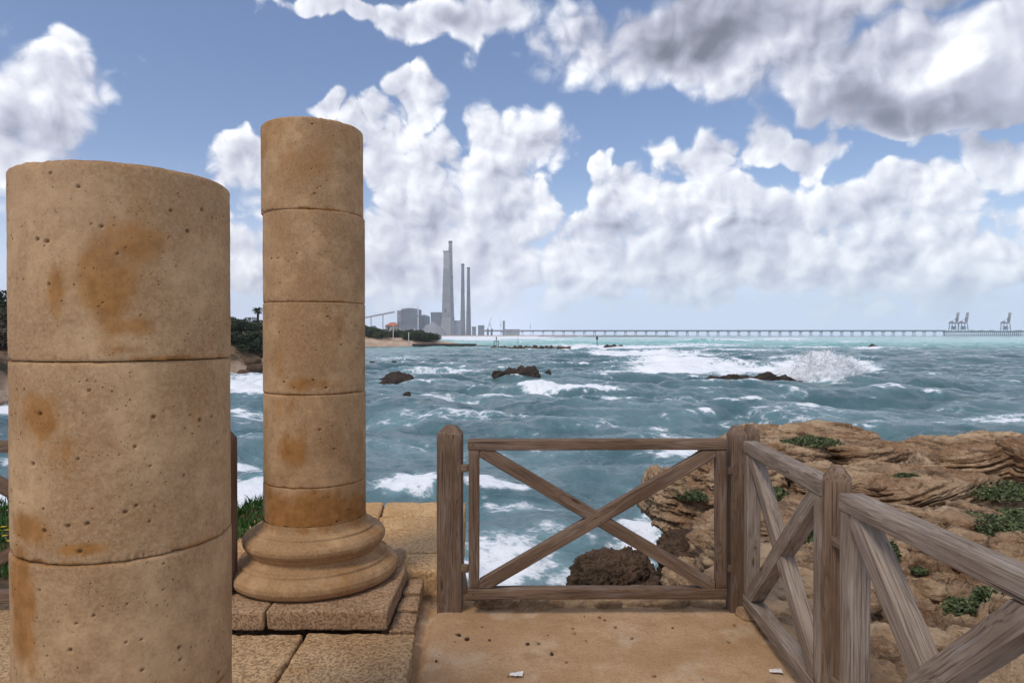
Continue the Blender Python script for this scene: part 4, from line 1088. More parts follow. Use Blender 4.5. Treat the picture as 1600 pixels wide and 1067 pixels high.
srock(1365, 543.5, 20, 3.5, 'tiny dark rock far out right of the breaking wave', 14.4, n=20)
srock(958, 544, 36, 4, 'low dark reef far out behind the white water, right of the marker pole', 15.2, n=30, deep=.3)
srock(880, 559, 9, 3, 'speck of dark rock in the white water', 16.3, n=16)
r_ = random.Random(8); BW = 'piled rocks of the low breakwater'
for k in range(34):
    px = 768 + 126 * (k + r_.random()) / 34; y0 = 545.5 + r_.uniform(-.8, .8)
    srock(px, y0, r_.uniform(5, 10), r_.uniform(2.2, 4.8) * (.7 if px < 800 else 1), 'dark boulder piled in the low breakwater in the middle distance', 20 + k * 1.7, group=BW, n=12, lump=.6, mat='rock_dark' if k % 3 else 'rock_sea')
x0, Yg = seapt(644, 542); x1, _ = seapt(775, 542)
mb = MB()
mb.box(x0, (x0 * .24 + x1 * .76), Yg, Yg + 3, SEA - 1, SEA + 1.05); mb.box((x0 * .24 + x1 * .76) - .01, x1, Yg + .5, Yg + 2.5, SEA - 1, SEA + .45)
gro = plain('wet_concrete', (.035, .03, .03), .6, .4, .8)
tag(mb.build('jetty', gro, loc=(x0, Yg, SEA)), 'long low black jetty wall in front of the sand spit', 'jetty')

# marker poles
def pole(px, pyt, pyb, wpx, label, mark=None, Y=None):
    x, y = seapt(px, pyb) if Y is None else ((px - 800) / FPX * Y, Y)
    z1 = EYE - (pyt - HZ) / FPX * y; z0 = SEA - .5 if Y is None else EYE - (pyb - HZ) / FPX * y; w = wpx / FPX * y
    r = thing('marker_pole', (x, y, z0), label, 'pole', 'thin poles standing by the water')
    mb = MB(); mb.lathe(x, y, [(w * .6, z0), (w * .45, z1)], 10); mb.build('pole_shaft', M['iron'], r, True)
    if mark:
        h = mark / FPX * y; mb = MB(); mb.lathe(x, y, [(w * .5, z1 - h), (w * 1.5, z1 - h * .9), (w * 1.5, z1 - h * .35), (w * .4, z1)], 10); mb.build('topmark', M['iron'], r, True)
    return r
pole(933, 525, 543, 1.1, 'dark marker pole with a thick head standing in the surf right of the breakwater', mark=6)
pole(809.3, 526, 545, .5, 'thin dark pole at the left part of the breakwater')
pole(775.5, 526, 544, .6, 'dark marker pole on the walkway at the end of the jetty', mark=4)
x0, y0 = seapt(771, 544); x1, _ = seapt(779.5, 544); rt_ = thing('walkway', ((x0 + x1) / 2, y0, SEA), 'small raised walkway on legs at the end of the black jetty', 'walkway')
mb = MB(); mb.box(x0, x1, y0, y0 + 1.2, SEA + 2.0, SEA + 2.2); mb.build('deck', M['iron'], rt_)
for q in (x0 + .1, x1 - .3):
    mb = MB(); mb.box(q, q + .18, y0 + .2, y0 + .4, SEA - .5, SEA + 2.0); mb.build('leg', M['iron'], rt_)

# ---------------------------------------------------------------- splash of the breaking wave
M['spray'], g, b = new_mat('white_water', .9, .1)
g.put(b.inputs['Base Color'], (.93, .94, .96)); b.inputs['Subsurface Weight'].default_value = 0.0
bump(g, b, g.noise(geo_pos(g), 2.2, 6, .6), .12, .8)
trn = g.node('ShaderNodeBsdfTranslucent', {'Color': (.9, .92, .95)}); mxs = g.node('ShaderNodeMixShader', {0: .22})
g.l.new(b.outputs[0], mxs.inputs[1]); g.l.new(trn.outputs[0], mxs.inputs[2]); g.l.new(mxs.outputs[0], g.t.nodes['Material Output'].inputs['Surface'])
def splash(px, py, wpx, hpx, label, seed, deep=.45, drops=2600, lean=0.0):
    x, y = seapt(px, py); w = wpx / FPX * y / 2; h = hpx / FPX * y
    rs = np.random.RandomState(seed)
    V, F = cube_surface(70, 36, 40)
    u = V / np.linalg.norm(V, axis=1)[:, None]
    q = u * [w, w * deep, h]
    q[:, 0] += lean * np.clip(q[:, 2], 0, None)
    prof = 1 - .35 * smooth(-.2, 1, u[:, 0]) * np.clip(u[:, 2], 0, 1)
    q[:, 2] *= prof
    pn = q / h
    q = q * (1 + .30 * fbm(pn, 1.2, 3, .55, seed))[:, None] + u * (h * (.16 * fbm(pn, 2.2, 5, .6, seed + 1, ridged=True)))[:, None]
    q = q + np.array([x, y, SEA - .05])
    # a cloud of droplets thrown off the crest
    top = q[(u[:, 2] > .15) & (rs.rand(len(q)) < .5)]
    pick = top[rs.randint(0, len(top), drops)]
    jit = rs.normal(size=(drops, 3)) * h * .09; jit[:, 2] = np.abs(jit[:, 2]) * 2.0 * rs.rand(drops) + jit[:, 2] * .1
    c = pick + jit
    sz = h * (.006 + .022 * rs.rand(drops) ** 3)
    T = np.array([(1, 1, 1), (-1, -1, 1), (-1, 1, -1), (1, -1, -1)], float) / 1.7
    DV = (c[:, None, :] + T[None] * sz[:, None, None] * rs.uniform(.6, 1.4, (drops, 1, 3))).reshape(-1, 3)
    tf = np.array([(0, 1, 2), (0, 3, 1), (0, 2, 3), (1, 3, 2)])
    DF = (np.arange(drops)[:, None, None] * 4 + tf[None]).reshape(-1, 3) + len(q)
    faces = [tuple(f) for f in F.tolist()] + [tuple(f) for f in DF.tolist()]
    tag(obj('splash', np.concatenate([q, DV]), faces, M['spray'], None, True, loc=(x, y, SEA)), label, 'splash', kind='stuff')
splash(1290, 596, 100, 44, 'tall white splash of the wave breaking beside the reef', 3, drops=5000)
splash(1336, 594, 56, 26, 'lower right part of the white splash', 4, drops=2500)
splash(1235, 590, 70, 15, 'foaming water running off left of the splash', 5, drops=2500)
splash(910, 545, 34, 7, 'small white burst behind the breakwater', 6, drops=1500)
splash(832, 615, 40, 9, 'small breaking crest in the middle of the bay', 7, drops=3000)
splash(1000, 562, 60, 6, 'white crest in the wide band of surf', 8, drops=2000)
splash(1110, 549, 30, 4, 'distant small white crest', 9, drops=700)

# ================================================================ land on the left and far shore
LCOAST = [(-400, 12), (-32, 12), (-27.5, 30), (-27, 40), (-28, 52), (-27.5, 62), (-24, 66), (-20, 72), (-19, 82), (-24, 95), (-36, 115), (-50, 160), (-54, 205), (-47, 224), (-32, 232), (-12, 237), (-5, 243), (-8, 249),
          (-24, 262), (-31, 300), (-60, 520), (-120, 900), (-230, 1500), (-330, 2020), (-330, 2140), (60, 2200), (560, 2500), (560, 2560), (-900, 3600), (-6000, 3600), (-6000, 12)]
def land(name, xs, ys, fine):
    XX, YY = np.meshgrid(xs, ys, indexing='ij'); X = XX.ravel(); Y = YY.ravel()
    P = np.stack([X, Y, X * 0], 1)
    sd = sdist(X, Y, LCOAST) + (1.0 * fbm(P, .12, 3, .5, 3) + .4 * fbm(P, .6, 3, .5, 4)) * fine
    hillside = smooth(120, 80, Y) * smooth(20, 40, Y)           # bank of the near headland
    mid = smooth(175, 200, Y) * smooth(420, 250, Y)
    beachw = 2.5 + 5 * mid
    z = SEA - .35 + .12 * np.clip(sd, -6, beachw)
    z = z + hillside * (2.9 * smooth(1.5, 6, sd) + 2.3 * smooth(6, 15, sd) + 1.2 * smooth(15, 40, sd))
    z = z + mid * (2.2 * smooth(7, 17, sd) + 2.2 * smooth(14, 40, sd))
    z = z + (1 - hillside) * (1 - mid) * 3.2 * smooth(3, 30, sd)
    inl = smooth(1.5, 6, sd)
    z = z + inl * fine * (.55 * fbm(P, .25, 4, .6, 6) + .25 * fbm(P, 1.1, 4, .6, 7, ridged=True) * hillside)
    z = np.where(sd < -4, SEA - 1.5, z)
    return tag(obj(name, np.stack([X, Y, z], 1), grid_faces(len(xs), len(ys))[:, ::-1], M['land'], None, True), kind='structure'), z
M['land'], g, b = new_mat('coast_ground', .95, .1)
P_ = geo_pos(g); px_, py_, pz_ = g.xyz(P_)
sandc = g.mix(g.mapr(g.noise(P_, .3, 5, .6), .35, .65), (.42, .29, .20), (.55, .42, .31))
brn = g.mix(g.mapr(g.noise(P_, .9, 6, .65), .40, .62), (.22, .14, .085), (.055, .05, .03))
grn = g.mix(g.mapr(g.noise(P_, .5, 5, .65), .38, .64), (.035, .06, .018), (.10, .15, .04))
hz_ = g.m('ADD', pz_, g.m('MULTIPLY', g.m('SUBTRACT', g.noise(P_, .35, 4, .6), .5), 2.2))
up = g.mapr(py_, 130, 200, 0, 2.0)
hz_ = g.m('SUBTRACT', hz_, up)
c = g.mix(g.mapr(hz_, SEA + .75, SEA + 1.5), sandc, brn)
c = g.mix(g.mapr(hz_, SEA + 3.0, SEA + 3.9), c, grn)
wetl = g.mapr(pz_, SEA + .25, SEA + .02)
c = g.mix(wetl, c, (.17, .115, .075))
g.put(b.inputs['Base Color'], c); bump(g, b, g.noise(P_, 1.6, 7, .7), .4, .9)
LH, _z = land('hillside', np.linspace(-90, -20, 230), np.linspace(22, 130, 330), 1.0)
land('sand_spit', np.linspace(-150, 5, 230), np.linspace(130.0, 420, 300), 1.0)
land('far_shore', np.concatenate([np.linspace(-5000, -700, 20), np.linspace(-650, 700, 120)]), np.linspace(420, 3500, 160), .5)
from mathutils.bvhtree import BVHTree
LAND_TREES = [BVHTree.FromPolygons([o.matrix_world @ v.co for v in o.data.vertices], [tuple(p.vertices) for p in o.data.polygons]) for o in COL.objects if o.name in ('hillside', 'sand_spit')]
def land_z(x, y):
    """ground height at a place on the left shore, read from the finished meshes"""
    best = SEA
    for t_ in LAND_TREES:
        loc = t_.ray_cast(Vector((x, y, 60)), Vector((0, 0, -1)))[0]
        if loc: best = max(best, loc.z)
    return best
def bush_mesh(seed, n, size, squash=.75, lobes=9):
    rs = np.random.RandomState(seed); pts = []
    cs = rs.normal(size=(lobes, 3)) * [.45, .45, .22]; cs[:, 2] = np.abs(cs[:, 2]) + .35; rad = rs.uniform(.28, .52, lobes)
    w = rad ** 2; idx = rs.choice(lobes, n, p=w / w.sum())
    t = rs.normal(size=(n, 3)); t /= np.linalg.norm(t, axis=1)[:, None]
    q = cs[idx] + t * (rad[idx] * rs.rand(n) ** .25)[:, None]; q[:, 2] = np.clip(q[:, 2] * squash, .02, None)
    return leaf_quads(q, size, rs, up=.3, aspect=1.4)
M['tree_dark'] = plain('dark_foliage', (.030, .045, .018), .7, .6, 1.2)
M['tree_olive'] = plain('olive_foliage', (.065, .080, .030), .7, .5, 1.2)
M['scrub'] = plain('brown_scrub', (.085, .06, .04), .8, .5, 1.5)
M['bark'] = plain('bark', (.07, .05, .035), .9, .3, 4)
crown_meshes = {}
def crown_me(kind, matn):
    k = (kind, matn)
    if k not in crown_meshes:
        V, F = bush_mesh(100 + kind, 2600, .10 if kind < 3 else .07)
        o = obj('crown', V, F, M[matn], None, False); crown_meshes[k] = o.data; bpy.data.objects.remove(o)
    return crown_meshes[k]
mbt = MB(); mbt.lathe(0, 0, [(.07, -.25), (.05, .2), (.03, .5)], 8)
_t = mbt.build('trunk', M['bark'], None, True); trunk_me = _t.data; bpy.data.objects.remove(_t)
def bush(x, y, w, h, kind, matn, label, group, name='bush', cat='bush', dz=0.0, rot=None):
    z = land_z(x, y) + dz
    r = thing(name, (x, y, z), label, cat, group)
    r.rotation_euler[2] = (x * 7.3 + y * 3.1) % 6.28 if rot is None else rot
    c = bpy.data.objects.new('crown', crown_me(kind, matn)); COL.objects.link(c); c.parent = r; c.scale = (w / 1.6, w / 1.6, h / 1.0)
    t = bpy.data.objects.new('trunk', trunk_me); COL.objects.link(t); t.parent = r; t.scale = (w / 2, w / 2, h)
    return r
bpy.context.view_layer.update()
rb = random.Random(4)
# hillside seen in the gap between the columns and at the far left edge
HB = 'dark bushes on the headland left'
for px, Y, w, h, mt, lab in [(368,95,4,2.6,'tree_olive','rounded grey green tree on the skyline between the columns'),(384,98,5,3.0,'tree_dark','dark tree on the skyline between the columns'),(376,90,5,1.6,'tree_dark','dark bush under the skyline between the columns'),
        (398,92,4,2.4,'tree_dark','dark bush under the palm between the columns'),(412,90,4,2.2,'tree_dark','dark bush half behind the taller column'),(362,86,4,1.6,'tree_olive','olive bush just right of the thick column')]:
    bush((px - 800) / FPX * Y, Y, w, h, rb.randint(0, 2), mt, lab, HB)
for k in range(26):
    Y = rb.uniform(70, 84); px = rb.uniform(352, 420)
    x = (px - 800) / FPX * Y
    if sdist(np.array([x]), np.array([Y]), LCOAST)[0] < 4.5: continue
    bush(x, Y, rb.uniform(2.2, 4), rb.uniform(.9, 1.6), rb.randint(0, 2), rb.choice(['tree_dark', 'tree_olive']), 'low dark bush on the rocky bank between the columns', 'low bushes on the rocky bank', dz=-.1)
for k in range(14):
    Y = rb.uniform(46, 70); px = rb.uniform(-70, 20)
    bush((px - 800) / FPX * Y, Y, rb.uniform(2, 3.5), rb.uniform(1.2, 2.4), rb.randint(0, 2), rb.choice(['scrub', 'scrub', 'tree_dark']), 'brown scrub bush on the slope at the far left edge', 'brown scrub at the left edge')
bush((-12 - 800) / FPX * 62, 62, 4.0, 3.2, 1, 'tree_dark', 'dark tree at the far left edge above the brown scrub', HB, 'tree', 'tree')
# palm
xp, yp = (403 - 800) / FPX * 95, 95.0; zp = land_z(xp, yp); pt = thing('palm_tree', (xp, yp, zp), 'small palm standing on the skyline between the two columns', 'tree')
ztop = EYE + (HZ - 484) / FPX * 95
mb = MB(); mb.lathe(xp, yp, [(.22, zp - .3), (.15, (zp + ztop) / 2), (.17, ztop)], 10); mb.build('trunk', M['bark'], pt, True)
mb = MB(); r2 = random.Random(3)
for k in range(60):
    a = r2.uniform(0, 6.28); e = r2.uniform(-.5, 1.2); L = r2.uniform(.6, .95); pr = Vector((xp, yp, ztop)); dv = Vector((math.cos(a) * math.cos(e), math.sin(a) * math.cos(e), math.sin(e)))
    s = dv.cross(Vector((0, 0, 1))).normalized() * .10; q = [pr]
    for j in range(5): dv = (dv + Vector((0, 0, -.28))).normalized(); q.append(q[-1] + dv * L / 5)
    for j in range(5):
        w0, w1 = (1 - abs(j / 5 - .4)), (1 - abs((j + 1) / 5 - .4)); w1 = w1 if j < 4 else .1
        mb.add([q[j] - s * w0 + Vector((0,0,-.05)), q[j], q[j+1], q[j+1] - s * w1 + Vector((0,0,-.05))], [(0, 1, 2, 3)]); mb.add([q[j] + s * w0 + Vector((0,0,-.05)), q[j], q[j+1], q[j+1] + s * w1 + Vector((0,0,-.05))], [(3, 2, 1, 0)])
mb.build('fronds', M['tree_dark'], pt)
# bank boulders at the foot of the headland
for k in range(60):
    Y = rb.uniform(60, 86); px = rb.uniform(350, 430); x = (px - 800) / FPX * Y
    s_ = sdist(np.array([x]), np.array([Y]), LCOAST)[0]
    if s_ < 1.2 or s_ > 10: continue
    w_ = rb.uniform(.25, .8)
    rock('bank_rock', (x, Y, land_z(x, Y) + w_ * .2), (w_, w_ * .8, w_ * .6), M['rock'] if rb.random() < .55 else M['rock_dark'], 'brown boulder on the bank between the columns', 'rock', 'boulders on the bank between the columns', seed=rb.random() * 90, n=12, bed=.2, bedamp=.1, fine=.12)

# bushes, house and lamp posts behind the beach
SB = 'dark bushes behind the beach'
for k in range(52):
    px = rb.uniform(556, 668); f = (px - 571) / 97.0
    Y = rb.uniform(243, 300)
    x = (px - 800) / FPX * Y
    top = (506 if px < 600 else 509 + max(0, f - .3) * 8) + rb.uniform(0, 12)
    z = land_z(x, Y); h = EYE - (top - HZ) / FPX * Y - z
    if sdist(np.array([x]), np.array([Y]), LCOAST)[0] < 10.5: continue
    h = min(max(h, 1.0), 6.5)
    bush(x, Y, h * rb.uniform(1.3, 2.2), h, rb.randint(0, 2), rb.choice(['tree_dark', 'tree_dark', 'tree_olive']), 'dark green bush behind the beach in front of the power station', SB)
bush((664 - 800) / FPX * 262, 262, 4.4, 2.6, 1, 'tree_olive', 'olive coloured round tree at the right end of the bushes behind the beach', SB, 'tree', 'tree')
M['white'] = plain('white_paint', (.70, .70, .68), .6, .08, 2)
M['tile'] = plain('red_roof_tiles', (.42, .17, .10), .8, .2, 2)
M['plaster'] = plain('pale_plaster', (.50, .46, .42), .8, .12, .5)
M['glass'] = plain('dark_window', (.04, .05, .06), .3, .2, 2, spec=.5)
Yh = 292.0; hx = (611 - 800) / FPX * Yh; hw = 10 / FPX * Yh; zt = EYE - (503.5 - HZ) / FPX * Yh; ze = EYE - (509 - HZ) / FPX * Yh
hs = thing('beach_house', (hx, Yh, 0), 'house with a red tiled roof among the dark bushes', 'house')
mb = MB(); mb.box(hx - hw * .9, hx + hw * .9, Yh, Yh + 6, SEA, ze); mb.build('wall', M['plaster'], hs)
mb = MB(); mb.add([(hx - hw, Yh - .4, ze), (hx + hw, Yh - .4, ze), (hx + hw, Yh + 6.4, ze), (hx - hw, Yh + 6.4, ze), (hx - hw * .3, Yh + 3, zt), (hx + hw * .5, Yh + 3, zt)], [(0,1,5,4), (1,2,5), (2,3,4,5), (3,0,4), (3,2,1,0)]); mb.build('roof', M['tile'], hs)
for q in (-.5, .2): mb = MB(); mb.box(hx + hw * q, hx + hw * (q + .25), Yh - .02, Yh + .05, ze - 1.6, ze - .6); mb.build('window', M['glass'], hs)
for px, t_, b_, Yp, lab in [(614.3, 509, 526, 240, 'pale lamp post on the dune behind the beach, left one'), (638.5, 520, 527, 238, 'short white post on the dune'), (640, 514, 520, 262, 'short white post by the car park, left'), (648, 514, 519, 262, 'short white post by the car park, right')]:
    x = (px - 800) / FPX * Yp; z0 = land_z(x, Yp); z1 = EYE - (t_ - HZ) / FPX * Yp
    r = thing('lamp_post', (x, Yp, z0), lab, 'lamp post')
    mb = MB(); mb.lathe(x, Yp, [(.14, z0 - .3), (.09, max(z1, z0 + 1))], 8); mb.build('pole_shaft', M['white'], r, True)
    mb = MB(); mb.box(x - .3, x + .3, Yp - .15, Yp + .15, max(z1, z0 + 1), max(z1, z0 + 1) + .12); mb.build('lamp_head', M['white'], r)

# ================================================================ power station, more than two kilometres away
def far_mat(name, col, lines=0.0, scale=.03):
    m, g, b = new_mat(name, .85, .2); P_ = geo_pos(g)
    c = g.mix(g.mapr(g.noise(P_, scale, 5, .6), .35, .65), tuple(q * .85 for q in col), tuple(q * 1.12 for q in col))
    if lines:
        z = g.xyz(P_)[2]; s = g.m('SINE', g.m('MULTIPLY', z, lines)); c = g.mix(g.mapr(s, .86, 1.0, 0, .35), c, tuple(q * .6 for q in col))
    g.put(b.inputs['Base Color'], c); return m
M['conc_pale'] = far_mat('pale_concrete', (.33, .32, .30), .45)
M['conc'] = far_mat('chimney_concrete', (.22, .215, .21), .45)
M['conc_dark'] = far_mat('dark_chimney_concrete', (.12, .125, .135), .45)
M['cladding'] = far_mat('blue_grey_cladding', (.13, .14, .165), 0, .05)
M['cladding_pale'] = far_mat('pale_grey_cladding', (.30, .31, .32), 0, .05)
M['steel'] = far_mat('dark_steel', (.07, .075, .09), 0)
YP = 2300.0; GZ = -1.0
def pz(py, Y=YP): return EYE - (py - HZ) / FPX * Y
def pxx(px, Y=YP): return (px - 800) / FPX * Y
def chimney(pxt, wt, pyt, pxb, wb, Y, mat, label, name='chimney', n=28):
    zt = pz(pyt, Y); r = thing(name, (pxx(pxb, Y), Y, GZ), label, 'chimney')
    x = pxx((pxt + pxb) / 2, Y); a, b_ = wb / 2 / FPX * Y, wt / 2 / FPX * Y
    prof = [(b_ + (a - b_) * (1 - t) ** 1.35, GZ + (zt - GZ) * t) for t in np.linspace(0, 1, 14)]
    mb = MB(); mb.lathe(x, Y, prof, n); mb.build('shaft', mat, r, True)
    mb = MB(); mb.lathe(x, Y, [(b_ * 1.02, zt - 7), (b_ * 1.14, zt - 6), (b_ * 1.14, zt - .5), (b_ * .9, zt + .4)], n); mb.build('rim', M['steel'], r, False)
    for t in (.33, .62):
        q = np.interp(t, np.linspace(0, 1, 14), [p[0] for p in prof]); mb = MB(); mb.lathe(x, Y, [(q * 1.0, GZ + (zt-GZ)*t), (q + 1.3, GZ + (zt-GZ)*t + .3), (q + 1.3, GZ + (zt-GZ)*t + 1.6), (q * 1.0, GZ + (zt-GZ)*t + 1.9)], n); mb.build('gallery', M['steel'], r)
    return r
chimney(704.2, 5.6, 377, 703.5, 14.0, YP + 60, M['conc'], 'tallest round concrete chimney of the power station')
chimney(723.0, 4.6, 412.5, 723.2, 8.6, YP + 260, M['conc_dark'], 'slim dark chimney, left one of the thin pair')
chimney(732.2, 4.4, 417.8, 731.9, 8.6, YP + 300, M['conc_dark'], 'slim dark chimney, right one of the thin pair')
# pale square shaft in front of the tallest chimney
tw = thing('chimney_tower', (pxx(697), YP, GZ), 'broad pale concrete shaft in front of the tallest chimney, lower and flat topped', 'tower')
def taper(x0b, x1b, x0t, x1t, y0, y1, z0, z1):
    mb = MB(); mb.add([(x0b,y0,z0),(x1b,y0,z0),(x1b,y1,z0),(x0b,y1,z0),(x0t,y0,z1),(x1t,y0,z1),(x1t,y1,z1),(x0t,y1,z1)], [(0,3,2,1),(4,5,6,7),(0,1,5,4),(1,2,6,5),(2,3,7,6),(3,0,4,7)]); return mb
taper(pxx(690.2), pxx(704), pxx(692.6), pxx(702.4), YP, YP + 24, pz(496), pz(419)).build('shaft', M['conc'], tw)
taper(pxx(692.9), pxx(702.1), pxx(692.9), pxx(702.0), YP + 1, YP + 23, pz(419.05), pz(393)).build('upper_shaft', M['conc_pale'], tw)
taper(pxx(688.6), pxx(705.2), pxx(690.0), pxx(704.4), YP - 3, YP + 26, GZ, pz(495.8)).build('lower_block', M['conc_pale'], tw)
mb = MB(); mb.box(pxx(692.2), pxx(702.6), YP - .6, YP + 24.6, pz(393.2), pz(392.2)); mb.build('parapet', M['steel'], tw)
for q in (692.6, 697.5): mb = MB(); mb.bar((pxx(q), YP + 3, pz(392.2)), (pxx(q), YP + 3, pz(389.5)), .9); mb.build('aerial', M['steel'], tw)
for (a, b_, c, d) in ((694, 697.6, 482, 488.5), (700.2, 701.6, 491, 495.5)): mb = MB(); mb.box(pxx(a), pxx(b_), YP - .5, YP + .4, pz(d), pz(c)); mb.build('opening', M['steel'], tw)
for z in (432, 446, 460): mb = MB(); mb.box(pxx(691.2), pxx(692.4), YP - 1.2, YP + 2, pz(z + 1), pz(z)); mb.build('platform', M['steel'], tw)
def building(name, px0, px1, pyt, Y, deep, mat, label, roof=None, ribs=0, windows=0, step=None, dome=0.0):
    x0, x1, zt = pxx(px0, Y), pxx(px1, Y), pz(pyt, Y)
    r = thing(name, ((x0 + x1) / 2, Y, GZ), label, 'building')
    mb = MB()
    if dome:
        poly = [(x0, GZ), (x1, GZ)] + [(x1 + (x0 - x1) * t, zt - dome + dome * math.sin(math.pi * t) ** .7) for t in np.linspace(0, 1, 12)]
        mb.prism(poly, Y, Y + deep)
    else: mb.box(x0, x1, Y, Y + deep, GZ, zt)
    mb.build('wall', mat, r)
    if not dome: mb = MB(); mb.box(x0 - .8, x1 + .8, Y - .8, Y + deep + .8, zt + .01, zt + 1.6); mb.build('roof', M['steel'], r)
    for k in range(ribs):
        q = x0 + (x1 - x0) * (k + .5) / ribs; mb = MB(); mb.box(q - .5, q + .5, Y - .7, Y - .01, GZ, zt - dome - 1); mb.build('rib', M['steel'], r)
    for k in range(windows):
        q = x0 + (x1 - x0) * (k + .5) / windows; mb = MB(); mb.box(q - (x1-x0)/windows*.3, q + (x1-x0)/windows*.3, Y - .3, Y + .2, zt - 9 - dome, zt - 5 - dome); mb.build('window', M['glass'], r)
    return r
building('boiler_house', 626.5, 654.2, 481.4, YP - 60, 70, M['cladding'], 'biggest blue grey boiler house, where the conveyor ends', ribs=6, windows=5, dome=4)
building('annex_building', 620.5, 626.3, 486.0, YP - 50, 50, M['cladding_pale'], 'pale annex at the left side of the biggest boiler house', windows=2)
building('low_hall', 620.8, 654.0, 503.0, YP - 90, 25, M['cladding'], 'low grey hall at the foot of the biggest boiler house', windows=6)
building('boiler_house', 656.0, 669.0, 491.8, YP + 20, 50, M['cladding'], 'middle grey boiler house with a rounded roof', ribs=3, windows=3, dome=6)
building('boiler_house', 673.0, 688.4, 488.6, YP + 10, 50, M['cladding'], 'grey boiler house just left of the tall chimneys', ribs=4, windows=4)
building('plant_building', 706.2, 719.0, 501.5, YP - 10, 50, M['cladding_pale'], 'grey plant building between the tall and the thin chimneys', windows=3)
building('plant_building', 705.6, 709.4, 497.0, YP - 30, 15, M['cladding'], 'narrow dark building touching the foot of the tallest chimney', windows=1)
building('plant_building', 737.5, 743.0, 511.0, YP, 30, M['cladding'], 'small grey building right of the thin chimneys', windows=2)
building('plant_building', 746.8, 756.2, 509.0, YP, 30, M['cladding'], 'grey building with a dark top right of the thin chimneys', windows=4)
building('silo_tower', 785.6, 788.8, 502.0, YP + 100, 12, M['cladding'], 'slim tower block alone near the start of the long pier', windows=1)
building('shed', 789.2, 812.0, 515.2, YP + 100, 20, M['cladding_pale'], 'long low shed beside the slim tower block', windows=6)
# coal heap and low ground in front
def heap(px0, px1, pyt, Y, label, mat, seed):
    x0, x1 = pxx(px0, Y), pxx(px1, Y); zt = pz(pyt, Y)
    a, b_ = np.meshgrid(np.linspace(-1, 1, 60), np.linspace(-1, 1, 24), indexing='ij'); a = a.ravel(); b_ = b_.ravel()
    z = GZ + (zt - GZ) * np.clip(1.05 - np.sqrt(a ** 2 * .9 + b_ ** 2), 0, 1) ** .6 * (1 + .25 * fbm(np.stack([a, b_, a * 0], 1), 2.5, 3, .5, seed))
    tag(obj('stockpile', np.stack([(x0 + x1) / 2 + a * (x1 - x0) / 2, Y + 40 + b_ * 40, z], 1), grid_faces(60, 24), mat, None, True, loc=((x0 + x1) / 2, Y + 40, GZ)), label, 'stockpile')
heap(654, 694, 503, YP - 110, 'grey rounded stockpile in front of the boiler houses', far_mat('grey_heap', (.20, .19, .19)), 3)
heap(596, 626, 504, YP - 200, 'pale stockpile behind the red roofed house', far_mat('pale_heap', (.34, .31, .29)), 5)
# conveyor
cv = thing('conveyor', (pxx(596), YP - 55, GZ), 'long sloping coal conveyor rising to the biggest boiler house', 'conveyor')
a = Vector((pxx(560), YP - 55, pz(500.2))); b_ = Vector((pxx(621), YP - 55, pz(488.2)))
mb = MB(); mb.bar(a, b_, 4.5, 5.0); mb.build('gallery', M['cladding_pale'], cv)
for px in (585, 603.2):
    t = (px - 560) / 61; q = a.lerp(b_, t); rtr = MB(); rtr.bar((q.x, q.y, GZ), (q.x, q.y, q.z - 2.6), 2.2); rtr.build('trestle', M['steel'], cv)
# masts and small tower cranes
def mast(px, pyt, Y, w, mat, label):
    r = thing('mast', (pxx(px, Y), Y, GZ), label, 'mast'); mb = MB(); mb.bar((pxx(px, Y), Y, GZ), (pxx(px, Y), Y, pz(pyt, Y)), w); mb.build('pole_shaft', mat, r)
    mb = MB(); mb.box(pxx(px, Y) - 1.6, pxx(px, Y) + 1.6, Y - 1.6, Y + 1.6, pz(pyt, Y) * .62, pz(pyt, Y) * .62 + 3); mb.build('platform', M['steel'], r)
mast(653.2, 476, 2150, 2.4, M['white'], 'tall white mast in front of the biggest boiler house')
mast(828.5, 504.5, 2500, 1.0, M['steel'], 'thin mast at the landward end of the long pier')
mast(782.5, 499, 2350, .8, M['steel'], 'thin mast left of the slim tower block')
def jib(px, pyb, pxj, pyj, Y, label):
    r = thing('crawler_crane', (pxx(px, Y), Y, GZ), label, 'crane')
    mb = MB(); mb.box(pxx(px, Y) - 3, pxx(px, Y) + 4, Y - 3, Y + 3, GZ, pz(pyb, Y)); mb.build('cab', M['steel'], r)
    p, q = Vector((pxx(px, Y), Y, pz(pyb, Y))), Vector((pxx(pxj, Y), Y, pz(pyj, Y))); mb = MB(); d = (q - p); s = Vector((0, 0, 1)).cross(d).normalized()
    nrm = Vector((d.z, 0, -d.x)).normalized() * 1.5
    mb.bar(p - nrm, q - nrm * .3, .55); mb.bar(p + nrm, q + nrm * .3, .55)
    for k in range(8): mb.bar(p.lerp(q, k / 8) + nrm * (1 if k % 2 else -1) * (1 - k / 12), p.lerp(q, (k + 1) / 8) + nrm * (-1 if k % 2 else 1) * (1 - (k + 1) / 12), .4)
    mb.build('jib', M['steel'], r)
jib(762, 514, 767.5, 496, 2300, 'crawler crane with a raised jib right of the thin chimneys, left one')
jib(768, 514, 765.5, 505, 2350, 'smaller crane just right of the raised jib')

